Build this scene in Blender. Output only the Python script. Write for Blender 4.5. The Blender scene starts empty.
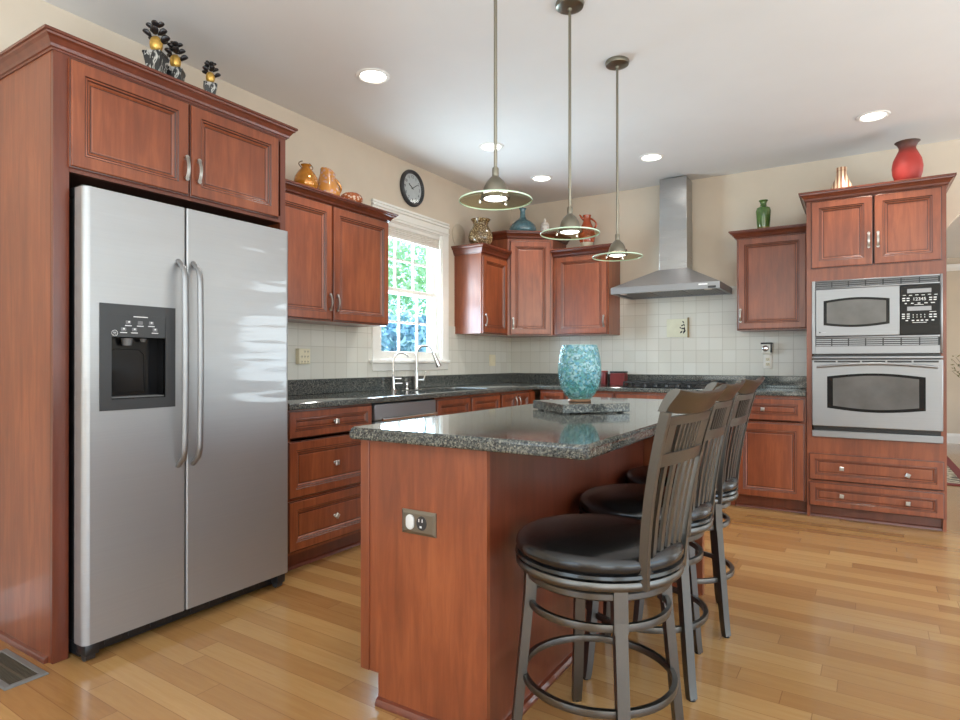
import bpy, bmesh, math, random
from mathutils import Vector, Matrix
random.seed(7)
S = bpy.context.scene
COL = S.collection
PI = math.pi
R = math.radians

# ------------------------------------------------------------------ camera
yaw, pitch = R(32.0313), R(0.1284)
cam_d = bpy.data.cameras.new('camera')
cam_d.sensor_width = 36.0
cam_d.lens = 604.0169 / 960 * 36.0
cam_d.shift_y = 0.6899 / 960
cam_d.clip_start = 0.05
cam_d.clip_end = 200
cam = bpy.data.objects.new('camera', cam_d)
COL.objects.link(cam)
cam.location = (3.1557, -5.6716, 1.1328)
cam.rotation_euler = (PI/2 + pitch, 0, yaw)
S.camera = cam

# ------------------------------------------------------------------ world, sun, daylight at the windows, added fill lights
w = bpy.data.worlds.new('world'); S.world = w; w.use_nodes = True
nt = w.node_tree; nt.nodes.clear()
sky = nt.nodes.new('ShaderNodeTexSky'); sky.sky_type = 'NISHITA'
sky.sun_disc = False; sky.sun_elevation = R(48); sky.sun_rotation = R(140)
bg = nt.nodes.new('ShaderNodeBackground'); bg.inputs['Strength'].default_value = 0.5
wo = nt.nodes.new('ShaderNodeOutputWorld')
nt.links.new(sky.outputs[0], bg.inputs[0]); nt.links.new(bg.outputs[0], wo.inputs[0])

def light(name, kind, loc, rot, energy, color=(1, 1, 1), **kw):
    d = bpy.data.lights.new(name, kind); d.energy = energy; d.color = color
    for k, v in kw.items(): setattr(d, k, v)
    o = bpy.data.objects.new(name, d); COL.objects.link(o)
    o.location = loc; o.rotation_euler = rot
    return o
light('sun', 'SUN', (8, 6, 12), (R(38), 0, R(125)), 7.5, (1, .96, .88), angle=R(1))
DAY = (.74, .885, 1.0)
light('added_rear_left_fill', 'AREA', (1.15, -9.05, 1.45), (R(98), 0, 0), 30, DAY, shape='RECTANGLE', size=2.0, size_y=2.3)  # added rear fill, unseen; kept aside so the ovens don't mirror it
light('added_rear_right_fill', 'AREA', (5.95, -9.05, 1.45), (R(98), 0, 0), 38, DAY, shape='RECTANGLE', size=2.3, size_y=2.3)  # second rear fill, added out of view on the other side
light('daylight_right_window', 'AREA', (7.55, -4.6, 1.45), (R(100), 0, R(90)), 75, DAY, shape='RECTANGLE', size=6.5, size_y=2.3)
light('daylight_sink_window', 'AREA', (-.30, -1.70, 1.66), (R(108), 0, R(-90)), 88, DAY, shape='RECTANGLE', size=.8, size_y=1.0)
light('daylight_dining_window', 'AREA', (8.7, 2.6, 1.4), (R(90), 0, R(90)), 150, DAY, shape='RECTANGLE', size=3.0, size_y=1.9)
light('added_ceiling_fill_rear', 'AREA', (4.2, -7.3, 1.0), (R(180), 0, 0), 390, (.74, .885, 1.0), shape='RECTANGLE', size=5.6, size_y=3.0)  # added fill aimed up to brighten the ceiling; no lamp stands here
light('added_ceiling_fill_right', 'AREA', (6.55, -2.9, 1.0), (R(180), 0, 0), 200, (.74, .885, 1.0), shape='RECTANGLE', size=1.6, size_y=3.6)  # unseen fill right of the view, added to lift the ceiling

vs = S.view_settings
S.display_settings.display_device = 'sRGB'
vs.view_transform = 'Standard'; vs.look = 'None'; vs.gamma = 1.0; vs.use_curve_mapping = False
vs.exposure = 0.0
S.cycles.use_denoising = True
S.cycles.max_bounces = 14
S.cycles.diffuse_bounces = 6
S.cycles.glossy_bounces = 6
S.cycles.transparent_max_bounces = 16
S.cycles.sample_clamp_indirect = 6.0
S.cycles.caustics_reflective = False
S.cycles.caustics_refractive = False

# ------------------------------------------------------------------ materials
def srgb(r, g, b):
    f = lambda c: c/12.92 if c <= .04045 else ((c+.055)/1.055)**2.4
    return (f(r/255), f(g/255), f(b/255), 1)

def new_mat(name):
    m = bpy.data.materials.new(name); m.use_nodes = True
    b = m.node_tree.nodes['Principled BSDF']
    return m, m.node_tree, b

def N(nt, t, **kw):
    n = nt.nodes.new(t)
    for k, v in kw.items(): setattr(n, k, v)
    return n

def coords(nt, scale=(1, 1, 1), rot=(0, 0, 0)):
    tc = N(nt, 'ShaderNodeTexCoord'); mp = N(nt, 'ShaderNodeMapping')
    mp.inputs['Scale'].default_value = scale; mp.inputs['Rotation'].default_value = rot
    nt.links.new(tc.outputs['Object'], mp.inputs['Vector'])
    return mp.outputs['Vector']

def noise(nt, vec, scale, detail=4, rough=.55, dist=0):
    n = N(nt, 'ShaderNodeTexNoise')
    n.inputs['Scale'].default_value = scale; n.inputs['Detail'].default_value = detail
    n.inputs['Roughness'].default_value = rough; n.inputs['Distortion'].default_value = dist
    nt.links.new(vec, n.inputs['Vector'])
    return n.outputs[0]

def ramp(nt, fac, stops, interp='LINEAR'):
    r = N(nt, 'ShaderNodeValToRGB'); r.color_ramp.interpolation = interp
    e = r.color_ramp.elements
    while len(e) < len(stops): e.new(.5)
    for el, (p, c) in zip(e, stops): el.position = p; el.color = c
    nt.links.new(fac, r.inputs[0])
    return r.outputs[0]

def bump(nt, b, h, strength=.1, dist=.01):
    n = N(nt, 'ShaderNodeBump'); n.inputs['Strength'].default_value = strength; n.inputs['Distance'].default_value = dist
    nt.links.new(h, n.inputs['Height']); nt.links.new(n.outputs[0], b.inputs['Normal'])

def plain(name, col, rough=.5, metal=0, var=.06, nscale=14, coat=0, bumpy=0, spec=None):
    m, nt, b = new_mat(name)
    c2 = tuple(min(1, c*(1+var)) for c in col[:3]) + (1,)
    c1 = tuple(c*(1-var) for c in col[:3]) + (1,)
    f = noise(nt, coords(nt), nscale)
    nt.links.new(ramp(nt, f, [(.3, c1), (.7, c2)]), b.inputs['Base Color'])
    b.inputs['Roughness'].default_value = rough; b.inputs['Metallic'].default_value = metal
    b.inputs['Coat Weight'].default_value = coat
    if spec is not None: b.inputs['Specular IOR Level'].default_value = spec
    if bumpy: bump(nt, b, noise(nt, coords(nt), 120), bumpy, .004)
    return m

def wood(name, dark, mid, lite, rough=.33, scale=(9, 9, .9), coat=.4):
    m, nt, b = new_mat(name)
    v = coords(nt, scale)
    a = noise(nt, v, 3.2, 7, .62, .6)
    big = noise(nt, coords(nt, (1.2, 1.2, .7)), 2.4, 3)
    mx = N(nt, 'ShaderNodeMix', data_type='FLOAT'); mx.inputs[0].default_value = .45
    nt.links.new(a, mx.inputs[2]); nt.links.new(big, mx.inputs[3])
    nt.links.new(ramp(nt, mx.outputs[0], [(.30, dark), (.5, mid), (.70, lite)]), b.inputs['Base Color'])
    b.inputs['Roughness'].default_value = rough
    b.inputs['Coat Weight'].default_value = coat; b.inputs['Coat Roughness'].default_value = .22
    fine = noise(nt, coords(nt, (60, 60, 2)), 4, 3)
    bump(nt, b, fine, .05, .002)
    return m

CHERRY = wood('cherry_wood', srgb(98, 46, 25), srgb(126, 63, 35), srgb(154, 84, 49), rough=.36)
CHERRY_DARK = wood('cherry_wood_moulding', srgb(84, 38, 24), srgb(100, 47, 29), srgb(117, 57, 36), rough=.33)
GROOVE = wood('dark_groove_wood', srgb(52, 22, 13), srgb(64, 28, 17), srgb(76, 34, 21), rough=.4)
CABIN = wood('cabinet_interior', srgb(60, 30, 20), srgb(72, 36, 24), srgb(84, 42, 28), rough=.6, coat=0)

def granite():
    m, nt, b = new_mat('dark_granite')
    v = coords(nt)
    vo = N(nt, 'ShaderNodeTexVoronoi'); vo.inputs['Scale'].default_value = 230
    nt.links.new(v, vo.inputs['Vector'])
    n1 = noise(nt, v, 125, 6, .7, .4)
    n2 = noise(nt, v, 14, 4, .6)
    base = ramp(nt, n1, [(.36, srgb(22, 25, 27)), (.49, srgb(58, 63, 65)), (.58, srgb(108, 111, 106)), (.71, srgb(166, 166, 155))])
    spk = ramp(nt, vo.outputs['Color'], [(.25, srgb(24, 27, 29)), (.55, srgb(68, 72, 72)), (.9, srgb(150, 147, 132))])
    mx = N(nt, 'ShaderNodeMix', data_type='RGBA'); nt.links.new(n2, mx.inputs[0])
    nt.links.new(base, mx.inputs[6]); nt.links.new(spk, mx.inputs[7])
    nt.links.new(mx.outputs[2], b.inputs['Base Color'])
    b.inputs['Roughness'].default_value = .07
    b.inputs['Specular IOR Level'].default_value = .6
    return m
GRANITE = granite()

def steel(name, col=(.60, .60, .60, 1), rough=.28, axis='z', wavy=0, metal=1, var=.025):
    m, nt, b = new_mat(name)
    sc = {'z': (220, 220, 2), 'h': (2, 2, 260), 'xy': (160, 160, 160)}[axis]
    f = noise(nt, coords(nt, sc), 1.0, 3)
    nt.links.new(ramp(nt, f, [(.3, tuple(c*(1-var) for c in col[:3])+(1,)), (.7, tuple(min(1, c*(1+var)) for c in col[:3])+(1,))]), b.inputs['Base Color'])
    b.inputs['Metallic'].default_value = metal
    rr = N(nt, 'ShaderNodeMapRange'); rr.inputs[3].default_value = rough*.85; rr.inputs[4].default_value = rough*1.2
    nt.links.new(f, rr.inputs[0]); nt.links.new(rr.outputs[0], b.inputs['Roughness'])
    if wavy: bump(nt, b, noise(nt, coords(nt, (1, 1.2, 3.0)), 2.0, 2), wavy, .05)
    return m
STEEL = steel('brushed_stainless', (.29, .29, .295, 1), rough=.38, axis='h', metal=.85)
FRIDGE_STEEL = steel('brushed_stainless_door', (.38, .38, .385, 1), .42, 'h', 0, .72)
_nt = FRIDGE_STEEL.node_tree; _b = _nt.nodes['Principled BSDF']                 # faint clear sheen over slightly wavy sheet metal
_b.inputs['Coat Weight'].default_value = .55; _b.inputs['Coat Roughness'].default_value = .09; _b.inputs['Coat IOR'].default_value = 1.6
_w = N(_nt, 'ShaderNodeBump'); _w.inputs['Strength'].default_value = .30; _w.inputs['Distance'].default_value = .05
_nt.links.new(noise(_nt, coords(_nt, (1, .7, 5)), 1.6, 2), _w.inputs['Height']); _nt.links.new(_w.outputs[0], _b.inputs['Coat Normal'])
CHROME = steel('polished_chrome', (.70, .70, .70, 1), .12, 'xy')
PEWTER = steel('pewter', (.46, .44, .41, 1), .3, 'xy')
NICKEL = steel('brushed_nickel', (.26, .24, .19, 1), .34, 'z')
BRONZE = steel('gunmetal', (.14, .132, .12, 1), .34, 'xy')
BLACK = plain('black_plastic', (.012, .012, .013, 1), .3)
BLACKMATTE = plain('black_iron', (.018, .018, .018, 1), .5)
GLASSBLACK = plain('black_glass', (.008, .008, .009, 1), .12, spec=.25)
DARKGREY = plain('dark_grey_plastic', (.028, .028, .030, 1), .38)
MIDGREY = plain('grey_plastic', (.16, .16, .165, 1), .35)
OVENGLASS = plain('oven_window_glass', (.10, .10, .10, 1), .10, coat=.3, var=.2, nscale=5)
LEATHER = plain('black_leather', (.006, .0055, .0055, 1), .24, bumpy=.12, coat=.15)
WHITE = plain('white_paint', srgb(236, 234, 228), .4, var=.02)
WHITEGLOSS = plain('white_plastic', srgb(235, 232, 222), .3, var=.02)
ALMOND = plain('almond_plastic', srgb(222, 212, 182), .35, var=.02)
WALL = plain('beige_wall_paint', srgb(208, 194, 175), .75, var=.025, nscale=5, bumpy=.04)
CEIL = plain('ceiling_paint', srgb(230, 229, 226), .8, var=.015, nscale=3)
MARK = plain('pale_print', (.75, .75, .75, 1), .5, var=.02)
GREYMARK = plain('grey_print', (.32, .32, .33, 1), .4, var=.04)

def tile_mat():
    m, nt, b = new_mat('ceramic_tile')
    tc = N(nt, 'ShaderNodeTexCoord'); sp = N(nt, 'ShaderNodeSeparateXYZ'); nt.links.new(tc.outputs['Object'], sp.inputs[0])
    add = N(nt, 'ShaderNodeMath', operation='ADD'); nt.links.new(sp.outputs[0], add.inputs[0]); nt.links.new(sp.outputs[1], add.inputs[1])
    cb = N(nt, 'ShaderNodeCombineXYZ'); nt.links.new(add.outputs[0], cb.inputs[0]); nt.links.new(sp.outputs[2], cb.inputs[1])
    mp = N(nt, 'ShaderNodeMapping'); nt.links.new(cb.outputs[0], mp.inputs[0]); mp.inputs['Location'].default_value = (-.004, -1.016, 0)
    br = N(nt, 'ShaderNodeTexBrick'); nt.links.new(mp.outputs[0], br.inputs['Vector'])
    br.offset = 0; br.offset_frequency = 1; br.squash = 1
    br.inputs['Scale'].default_value = 1
    br.inputs['Brick Width'].default_value = .112; br.inputs['Row Height'].default_value = .112
    br.inputs['Mortar Size'].default_value = .0022; br.inputs['Mortar Smooth'].default_value = .3
    br.inputs['Color1'].default_value = srgb(208, 205, 194); br.inputs['Color2'].default_value = srgb(215, 213, 204)
    br.inputs['Mortar'].default_value = srgb(188, 184, 172)
    nt.links.new(br.outputs['Color'], b.inputs['Base Color'])
    b.inputs['Roughness'].default_value = .25
    inv = N(nt, 'ShaderNodeMath', operation='SUBTRACT'); inv.inputs[0].default_value = 1; nt.links.new(br.outputs['Fac'], inv.inputs[1])
    bump(nt, b, inv.outputs[0], .5, .002)
    return m
TILE = tile_mat()

def floor_mat():
    m, nt, b = new_mat('maple_plank_floor')
    W, L = .094, .95
    tc = N(nt, 'ShaderNodeTexCoord'); mp = N(nt, 'ShaderNodeMapping'); mp.inputs['Rotation'].default_value = (0, 0, R(1.2))
    nt.links.new(tc.outputs['Object'], mp.inputs[0])
    sp = N(nt, 'ShaderNodeSeparateXYZ'); nt.links.new(mp.outputs[0], sp.inputs[0])
    def M(op, a, bb=None):
        n = N(nt, 'ShaderNodeMath', operation=op)
        for i, q in enumerate((a, bb)):
            if q is None: continue
            if isinstance(q, (int, float)): n.inputs[i].default_value = q
            else: nt.links.new(q, n.inputs[i])
        return n.outputs[0]
    yr = M('DIVIDE', sp.outputs[1], W); row = M('FLOOR', yr); fy = M('FRACT', yr)
    wn = N(nt, 'ShaderNodeTexWhiteNoise', noise_dimensions='1D'); nt.links.new(row, wn.inputs['W'])
    xr = M('ADD', M('DIVIDE', sp.outputs[0], L), M('MULTIPLY', wn.outputs['Value'], 7.3))
    col = M('FLOOR', xr); fx = M('FRACT', xr)
    cb = N(nt, 'ShaderNodeCombineXYZ'); nt.links.new(row, cb.inputs[0]); nt.links.new(col, cb.inputs[1])
    w2 = N(nt, 'ShaderNodeTexWhiteNoise', noise_dimensions='2D'); nt.links.new(cb.outputs[0], w2.inputs['Vector'])
    # grain
    gx = N(nt, 'ShaderNodeCombineXYZ')
    nt.links.new(M('ADD', M('MULTIPLY', sp.outputs[0], 1.6), M('MULTIPLY', w2.outputs['Value'], 37)), gx.inputs[0])
    nt.links.new(M('MULTIPLY', sp.outputs[1], 22), gx.inputs[1])
    g = noise(nt, gx.outputs[0], 2.2, 6, .6, .8)
    tone = M('ADD', M('MULTIPLY', w2.outputs['Value'], .56), M('MULTIPLY', g, .44))
    c = ramp(nt, tone, [(.05, srgb(132, 88, 48)), (.3, srgb(150, 108, 63)), (.6, srgb(164, 124, 76)), (.9, srgb(180, 142, 92))])
    ey = M('MINIMUM', fy, M('SUBTRACT', 1, fy)); ex = M('MINIMUM', fx, M('SUBTRACT', 1, fx))
    seam = M('MAXIMUM', M('LESS_THAN', ey, .013), M('LESS_THAN', ex, .0015))
    mx = N(nt, 'ShaderNodeMix', data_type='RGBA'); nt.links.new(M('MULTIPLY', seam, .6), mx.inputs[0])
    nt.links.new(c, mx.inputs[6]); mx.inputs[7].default_value = srgb(118, 78, 46)
    nt.links.new(mx.outputs[2], b.inputs['Base Color'])
    b.inputs['Roughness'].default_value = .2
    b.inputs['Coat Weight'].default_value = .35; b.inputs['Coat Roughness'].default_value = .1
    bump(nt, b, M('SUBTRACT', M('MULTIPLY', g, .3), seam), .06, .004)
    return m
FLOOR = floor_mat()

def glass(name, col=(1, 1, 1, 1), tint=.0, rough=0.0, alpha_mix=.1):
    """thin sheet glass: mostly clear, a little mirror reflection"""
    m = bpy.data.materials.new(name); m.use_nodes = True
    nt = m.node_tree; nt.nodes.clear()
    o = N(nt, 'ShaderNodeOutputMaterial'); tr = N(nt, 'ShaderNodeBsdfTransparent'); gl = N(nt, 'ShaderNodeBsdfGlossy')
    tr.inputs[0].default_value = col; gl.inputs['Roughness'].default_value = rough
    lw = N(nt, 'ShaderNodeLayerWeight'); lw.inputs[0].default_value = .5
    pw = N(nt, 'ShaderNodeMath', operation='POWER'); nt.links.new(lw.outputs['Facing'], pw.inputs[0]); pw.inputs[1].default_value = 4
    fr = N(nt, 'ShaderNodeMath', operation='MULTIPLY_ADD'); nt.links.new(pw.outputs[0], fr.inputs[0]); fr.inputs[1].default_value = .5; fr.inputs[2].default_value = .04
    mx = N(nt, 'ShaderNodeMixShader')
    nt.links.new(fr.outputs[0], mx.inputs[0]); nt.links.new(tr.outputs[0], mx.inputs[1]); nt.links.new(gl.outputs[0], mx.inputs[2])
    nt.links.new(mx.outputs[0], o.inputs[0])
    return m
PANE = glass('window_glass', (.97, .99, .99, 1))
PANE_SCREEN = glass('window_glass_screened', (.74, .88, .98, 1))
SHADE_GLASS = glass('pendant_glass', (.70, .69, .52, 1), rough=.05)
EDGE_GLASS = plain('green_glass_edge', srgb(206, 232, 206), .15, var=.05)

def emit(name, col, s):
    m = bpy.data.materials.new(name); m.use_nodes = True
    nt = m.node_tree; b = nt.nodes['Principled BSDF']
    f = noise(nt, coords(nt), 30)
    nt.links.new(ramp(nt, f, [(.3, tuple(c*.97 for c in col)+(1,)), (.7, tuple(col)+(1,))]), b.inputs['Emission Color'])
    b.inputs['Emission Strength'].default_value = s
    return m
LAMP = emit('lit_lamp', (1, .97, .90), 9)

# ------------------------------------------------------------------ mesh helpers
ORI = {}
def root_of(o):
    while o.parent: o = o.parent
    return o

def obj(name, bm, mat, parent=None, smooth=True, angle=35, kind=None, local=False, fix=True):
    """link a bmesh, given in world coordinates, as one mesh object"""
    if fix: bmesh.ops.recalc_face_normals(bm, faces=bm.faces[:])
    me = bpy.data.meshes.new(name)
    if parent is not None and not local:
        bmesh.ops.translate(bm, verts=bm.verts[:], vec=-Vector(ORI[root_of(parent).name]))
    bm.to_mesh(me); bm.free()
    for m in (mat if isinstance(mat, (list, tuple)) else [mat]): me.materials.append(m)
    if smooth:
        me.set_sharp_from_angle(angle=R(angle))
        for p in me.polygons: p.use_smooth = p.area < .008 or len(p.vertices) < 4          # large flat faces keep their own normal
    o = bpy.data.objects.new(name, me); COL.objects.link(o)
    if parent is not None: o.parent = parent
    else: ORI[o.name] = (0, 0, 0)
    if kind: o['kind'] = kind
    return o

def tag(o, label, cat, group=None):
    o['label'] = label; o['category'] = cat
    if group: o['group'] = group
    return o

def thing(name, label, cat, loc=(0, 0, 0), group=None):
    o = bpy.data.objects.new(name, None); COL.objects.link(o)
    o.empty_display_size = .05
    o.location = loc; ORI[o.name] = tuple(loc)
    return tag(o, label, cat, group)

def single(name, bm, mat, label, cat, loc, group=None, **kw):
    """a thing that is one mesh, its origin at its base"""
    bmesh.ops.translate(bm, verts=bm.verts[:], vec=-Vector(loc))
    o = obj(name, bm, mat, None, **kw); o.location = loc; ORI[o.name] = tuple(loc)
    return tag(o, label, cat, group)

def copy_tree(o, loc, rz, label):
    def cp(a, parent):
        c = a.copy(); COL.objects.link(c); c.parent = parent
        for ch in list(a.children): cp(ch, c)
        return c
    c = cp(o, None); c.location = loc; c.rotation_euler = (0, 0, rz); c['label'] = label
    return c

def BM(): return bmesh.new()

def box(bm, a, b, bev=0, seg=2, mi=0):
    a, b = Vector(a), Vector(b)
    lo = Vector([min(a[i], b[i]) for i in range(3)]); hi = Vector([max(a[i], b[i]) for i in range(3)])
    vs = [bm.verts.new((x, y, z)) for x in (lo.x, hi.x) for y in (lo.y, hi.y) for z in (lo.z, hi.z)]
    fs = [(0, 1, 3, 2), (4, 6, 7, 5), (0, 4, 5, 1), (2, 3, 7, 6), (0, 2, 6, 4), (1, 5, 7, 3)]
    faces = [bm.faces.new([vs[i] for i in f]) for f in fs]
    for f in faces: f.material_index = mi
    if bev:
        es = list({e for f in faces for e in f.edges})
        bmesh.ops.bevel(bm, geom=es, offset=bev, segments=seg, profile=.5, affect='EDGES', material=-1)
    return bm

def B(a, b, bev=0, seg=2): return box(BM(), a, b, bev, seg)

def prism(bm, pts, z0, z1, bev=0, axis='z', seg=2):
    """extrude a polygon; axis z: pts (x,y); axis x: pts (y,z) extruded in x; axis y: pts (x,z) extruded in y"""
    def P(p, t):
        return {'z': (p[0], p[1], t), 'x': (t, p[0], p[1]), 'y': (p[0], t, p[1])}[axis]
    lo = [bm.verts.new(P(p, z0)) for p in pts]; hi = [bm.verts.new(P(p, z1)) for p in pts]
    n = len(pts); fs = [bm.faces.new(lo[::-1]), bm.faces.new(hi)]
    for i in range(n): fs.append(bm.faces.new((lo[i], lo[(i+1) % n], hi[(i+1) % n], hi[i])))
    if bev:
        es = list(set(fs[0].edges) | set(fs[1].edges))
        bmesh.ops.bevel(bm, geom=es, offset=bev, segments=seg, profile=.5, affect='EDGES')
    return bm

def lathe(bm, prof, c=(0, 0, 0), seg=32, axis='z', sq=1.0):
    """revolve (r, h) pairs about an axis through c"""
    def P(r, h, a):
        u, v = r*math.cos(a), r*math.sin(a)*sq
        return {'z': (c[0]+u, c[1]+v, c[2]+h), 'x': (c[0]+h, c[1]+u, c[2]+v), 'y': (c[0]+u, c[1]+h, c[2]+v)}[axis]
    rings = []
    for r, h in prof:
        if r < 1e-6: rings.append([bm.verts.new(P(0, h, 0))])
        else: rings.append([bm.verts.new(P(r, h, 2*PI*k/seg)) for k in range(seg)])
    for a, b in zip(rings, rings[1:]):
        for k in range(seg):
            k2 = (k+1) % seg
            if len(a) == 1 and len(b) == 1: continue
            if len(a) == 1: bm.faces.new((a[0], b[k], b[k2]))
            elif len(b) == 1: bm.faces.new((a[k], b[0], a[k2]))
            else: bm.faces.new((a[k], b[k], b[k2], a[k2]))
    return bm

def tube(bm, pts, r, seg=10, closed=False, sec=None, up=None, caps=True):
    """sweep a circle (or a section of (u, v) pairs) along points; r may be a list"""
    pts = [Vector(p) for p in pts]; n = len(pts)
    rad = r if isinstance(r, (list, tuple)) else [r]*n
    prev = None; rings = []
    for i, p in enumerate(pts):
        a = pts[i-1] if (i > 0 or closed) else p
        b = pts[(i+1) % n] if (i < n-1 or closed) else p
        t = (b-a).normalized()
        ref = Vector(up) if up else (prev if prev else (Vector((0, 0, 1)) if abs(t.z) < .9 else Vector((1, 0, 0))))
        u = (ref - t*ref.dot(t)).normalized(); v = t.cross(u); prev = u
        if sec: ring = [bm.verts.new(p + u*q[1]*rad[i] + v*q[0]*rad[i]) for q in sec]
        else: ring = [bm.verts.new(p + (u*math.cos(2*PI*k/seg) + v*math.sin(2*PI*k/seg))*rad[i]) for k in range(seg)]
        rings.append(ring)
    m = len(rings[0])
    pairs = list(zip(rings, rings[1:])) + ([(rings[-1], rings[0])] if closed else [])
    for a, b in pairs:
        for k in range(m): bm.faces.new((a[k], a[(k+1) % m], b[(k+1) % m], b[k]))
    if not closed and caps:
        bm.faces.new(rings[0][::-1]); bm.faces.new(rings[-1])
    return bm

def sweep(bm, path, prof, closed=False):
    """sweep a closed (out, z) profile along a plan path, mitred; out is to the right of travel"""
    n = len(path); rings = []
    P = [Vector((p[0], p[1])) for p in path]
    for i in range(n):
        ds = []
        if i > 0 or closed: ds.append((P[i]-P[i-1]).normalized())
        if i < n-1 or closed: ds.append((P[(i+1) % n]-P[i]).normalized())
        ns = [Vector((d.y, -d.x)) for d in ds]
        mdir = ns[0] if len(ns) == 1 else (ns[0]+ns[1]).normalized()
        k = 1 if len(ns) == 1 else 1/max(.3, mdir.dot(ns[0]))
        rings.append([bm.verts.new((P[i].x+mdir.x*k*o, P[i].y+mdir.y*k*o, z)) for o, z in prof])
    m = len(prof)
    for i in range(n if closed else n-1):
        a, b = rings[i], rings[(i+1) % n]
        for k in range(m): bm.faces.new((a[k], a[(k+1) % m], b[(k+1) % m], b[k]))
    if not closed:
        bm.faces.new(rings[0]); bm.faces.new(rings[-1][::-1])
    return bm

CROWN = [(0, 0), (.006, 0), (.009, .09), (.016, .13), (.02, .30), (.034, .58), (.046, .68), (.048, .80), (.056, .83), (.056, 1), (0, 1)]
def crown(path, z0, z1, k=1.0):
    return sweep(BM(), path, [(o*k, z0+(z1-z0)*h) for o, h in CROWN])

def panel(O, u, n, wd, h, t=.02, frame=.052, flat=False):
    """a cabinet door or drawer front: framed panel with an applied bead. O = lower corner on the carcass face"""
    O, u, n = Vector(O), Vector(u), Vector(n); v = Vector((0, 0, 1))
    bm = BM()
    k = min(1, frame/.052)
    if flat: prof = [(0, 0), (0, t-.003), (.003, t)]
    else: prof = [(0, 0), (0, t-.007), (.004, t-.006), (.006, t-.001), (.008, t), (frame-.004*k, t), (frame, t-.004), (frame+.006*k, t-.003),
                  (frame+.011*k, t-.008), (frame+.015*k, t-.008), (frame+.021*k, t-.0135), (frame+.025*k, t-.0135), (frame+.03*k, t-.0115)]
    rings = []
    for ins, d in prof:
        rings.append([bm.verts.new(O + u*a + v*b + n*d) for a, b in ((ins, ins), (wd-ins, ins), (wd-ins, h-ins), (ins, h-ins))])
    bm.faces.new(rings[0][::-1])
    for j, (a, b) in enumerate(zip(rings, rings[1:])):
        for i in range(4):
            f = bm.faces.new((a[i], a[(i+1) % 4], b[(i+1) % 4], b[i]))
            if not flat and j in (1, 5, 7, 10): f.material_index = 1     # groove faces take the darker wood
    bm.faces.new(rings[-1])
    return bm

def frame_ring(bm, O, u, n, wd, h, t, sw, rails=None):
    """face frame with one opening (rails: extra horizontal rails as (z0, z1))"""
    O, u, n = Vector(O), Vector(u), Vector(n); v = Vector((0, 0, 1))
    def bx(a0, b0, a1, b1):
        c = [O+u*a0+v*b0, O+u*a1+v*b0, O+u*a1+v*b1, O+u*a0+v*b1]
        lo = [bm.verts.new(p) for p in c]; hi = [bm.verts.new(p+n*t) for p in c]
        bm.faces.new(lo[::-1]); bm.faces.new(hi)
        for i in range(4): bm.faces.new((lo[i], lo[(i+1) % 4], hi[(i+1) % 4], hi[i]))
    bx(0, 0, sw, h); bx(wd-sw, 0, wd, h)
    for z0, z1 in [(0, sw), (h-sw, h)] + (rails or []): bx(sw, z0, wd-sw, z1)
    return bm

def pull(P, n, L=.10):
    """arched bar pull, upright, on the face point P, standing off along n"""
    P, n = Vector(P), Vector(n); v = Vector((0, 0, 1)); u = n.cross(v)
    bm = BM()
    pts = [P + v*(-L/2 + L*i/12) + n*(.012 + .014*math.sin(PI*i/12)) for i in range(13)]
    sec = [(-.006, -.003), (.006, -.003), (.0075, 0), (.006, .003), (-.006, .003), (-.0075, 0)]
    tube(bm, pts, 1.0, sec=sec, up=n)
    for s in (-1, 1):
        c = P + v*(s*(L/2-.008))
        tube(bm, [c, c+n*.014], .0055, 8)
    for s in (-1, 1):
        c = P + v*(s*(L/2-.002)) + n*.012
        tube(bm, [c - n*.004, c + n*.004], .009, 10)
    return bm

def knob(P, n, a=.02, s=.014):
    """square knob standing on a short stem, turned by angle a about its axis"""
    P, n = Vector(P), Vector(n); v = Vector((0, 0, 1)); u = n.cross(v)
    bm = BM()
    lathe_pts = [P, P+n*.004, P+n*.012, P+n*.016]
    tube(bm, lathe_pts, [.009, .006, .005, .008], 12)
    ca, sa = math.cos(a), math.sin(a)
    rings = []
    for sc, d in ((.7, .015), (1, .018), (1, .023), (.72, .027), (.35, .0275), (.28, .0255)):
        ring = []
        for x, y in ((-1, -1), (1, -1), (1, 1), (-1, 1)):
            x, y = x*s*sc, y*s*sc
            ring.append(bm.verts.new(P + n*d + u*(x*ca-y*sa) + v*(x*sa+y*ca)))
        rings.append(ring)
    bm.faces.new(rings[0][::-1])
    for a_, b_ in zip(rings, rings[1:]):
        for i in range(4): bm.faces.new((a_[i], a_[(i+1) % 4], b_[(i+1) % 4], b_[i]))
    bm.faces.new(rings[-1])
    return bm

def text_bm(body, size, P, u, v, n, depth=.0006):
    """lettering as a thin solid, centred on P"""
    cu = bpy.data.curves.new('t', 'FONT'); cu.body = body; cu.size = size; cu.align_x = 'CENTER'; cu.align_y = 'CENTER'; cu.extrude = depth/2
    ob = bpy.data.objects.new('t', cu); COL.objects.link(ob)
    bpy.context.view_layer.update()
    me = ob.evaluated_get(bpy.context.evaluated_depsgraph_get()).to_mesh()
    bm = BM(); bm.from_mesh(me)
    ob.to_mesh_clear(); bpy.data.objects.remove(ob); bpy.data.curves.remove(cu)
    P, u, v, n = Vector(P), Vector(u), Vector(v), Vector(n)
    for q in bm.verts: q.co = P + u*q.co.x + v*q.co.y + n*(q.co.z + depth/2)
    return bm

def merge(bm, other):
    me = bpy.data.meshes.new('m'); other.to_mesh(me); other.free(); bm.from_mesh(me); bpy.data.meshes.remove(me)
    return bm

X, Y, Z = Vector((1, 0, 0)), Vector((0, 1, 0)), Vector((0, 0, 1))
def struct(name, bm, mat, **kw): return obj(name, bm, mat, kind='structure', **kw)

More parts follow.
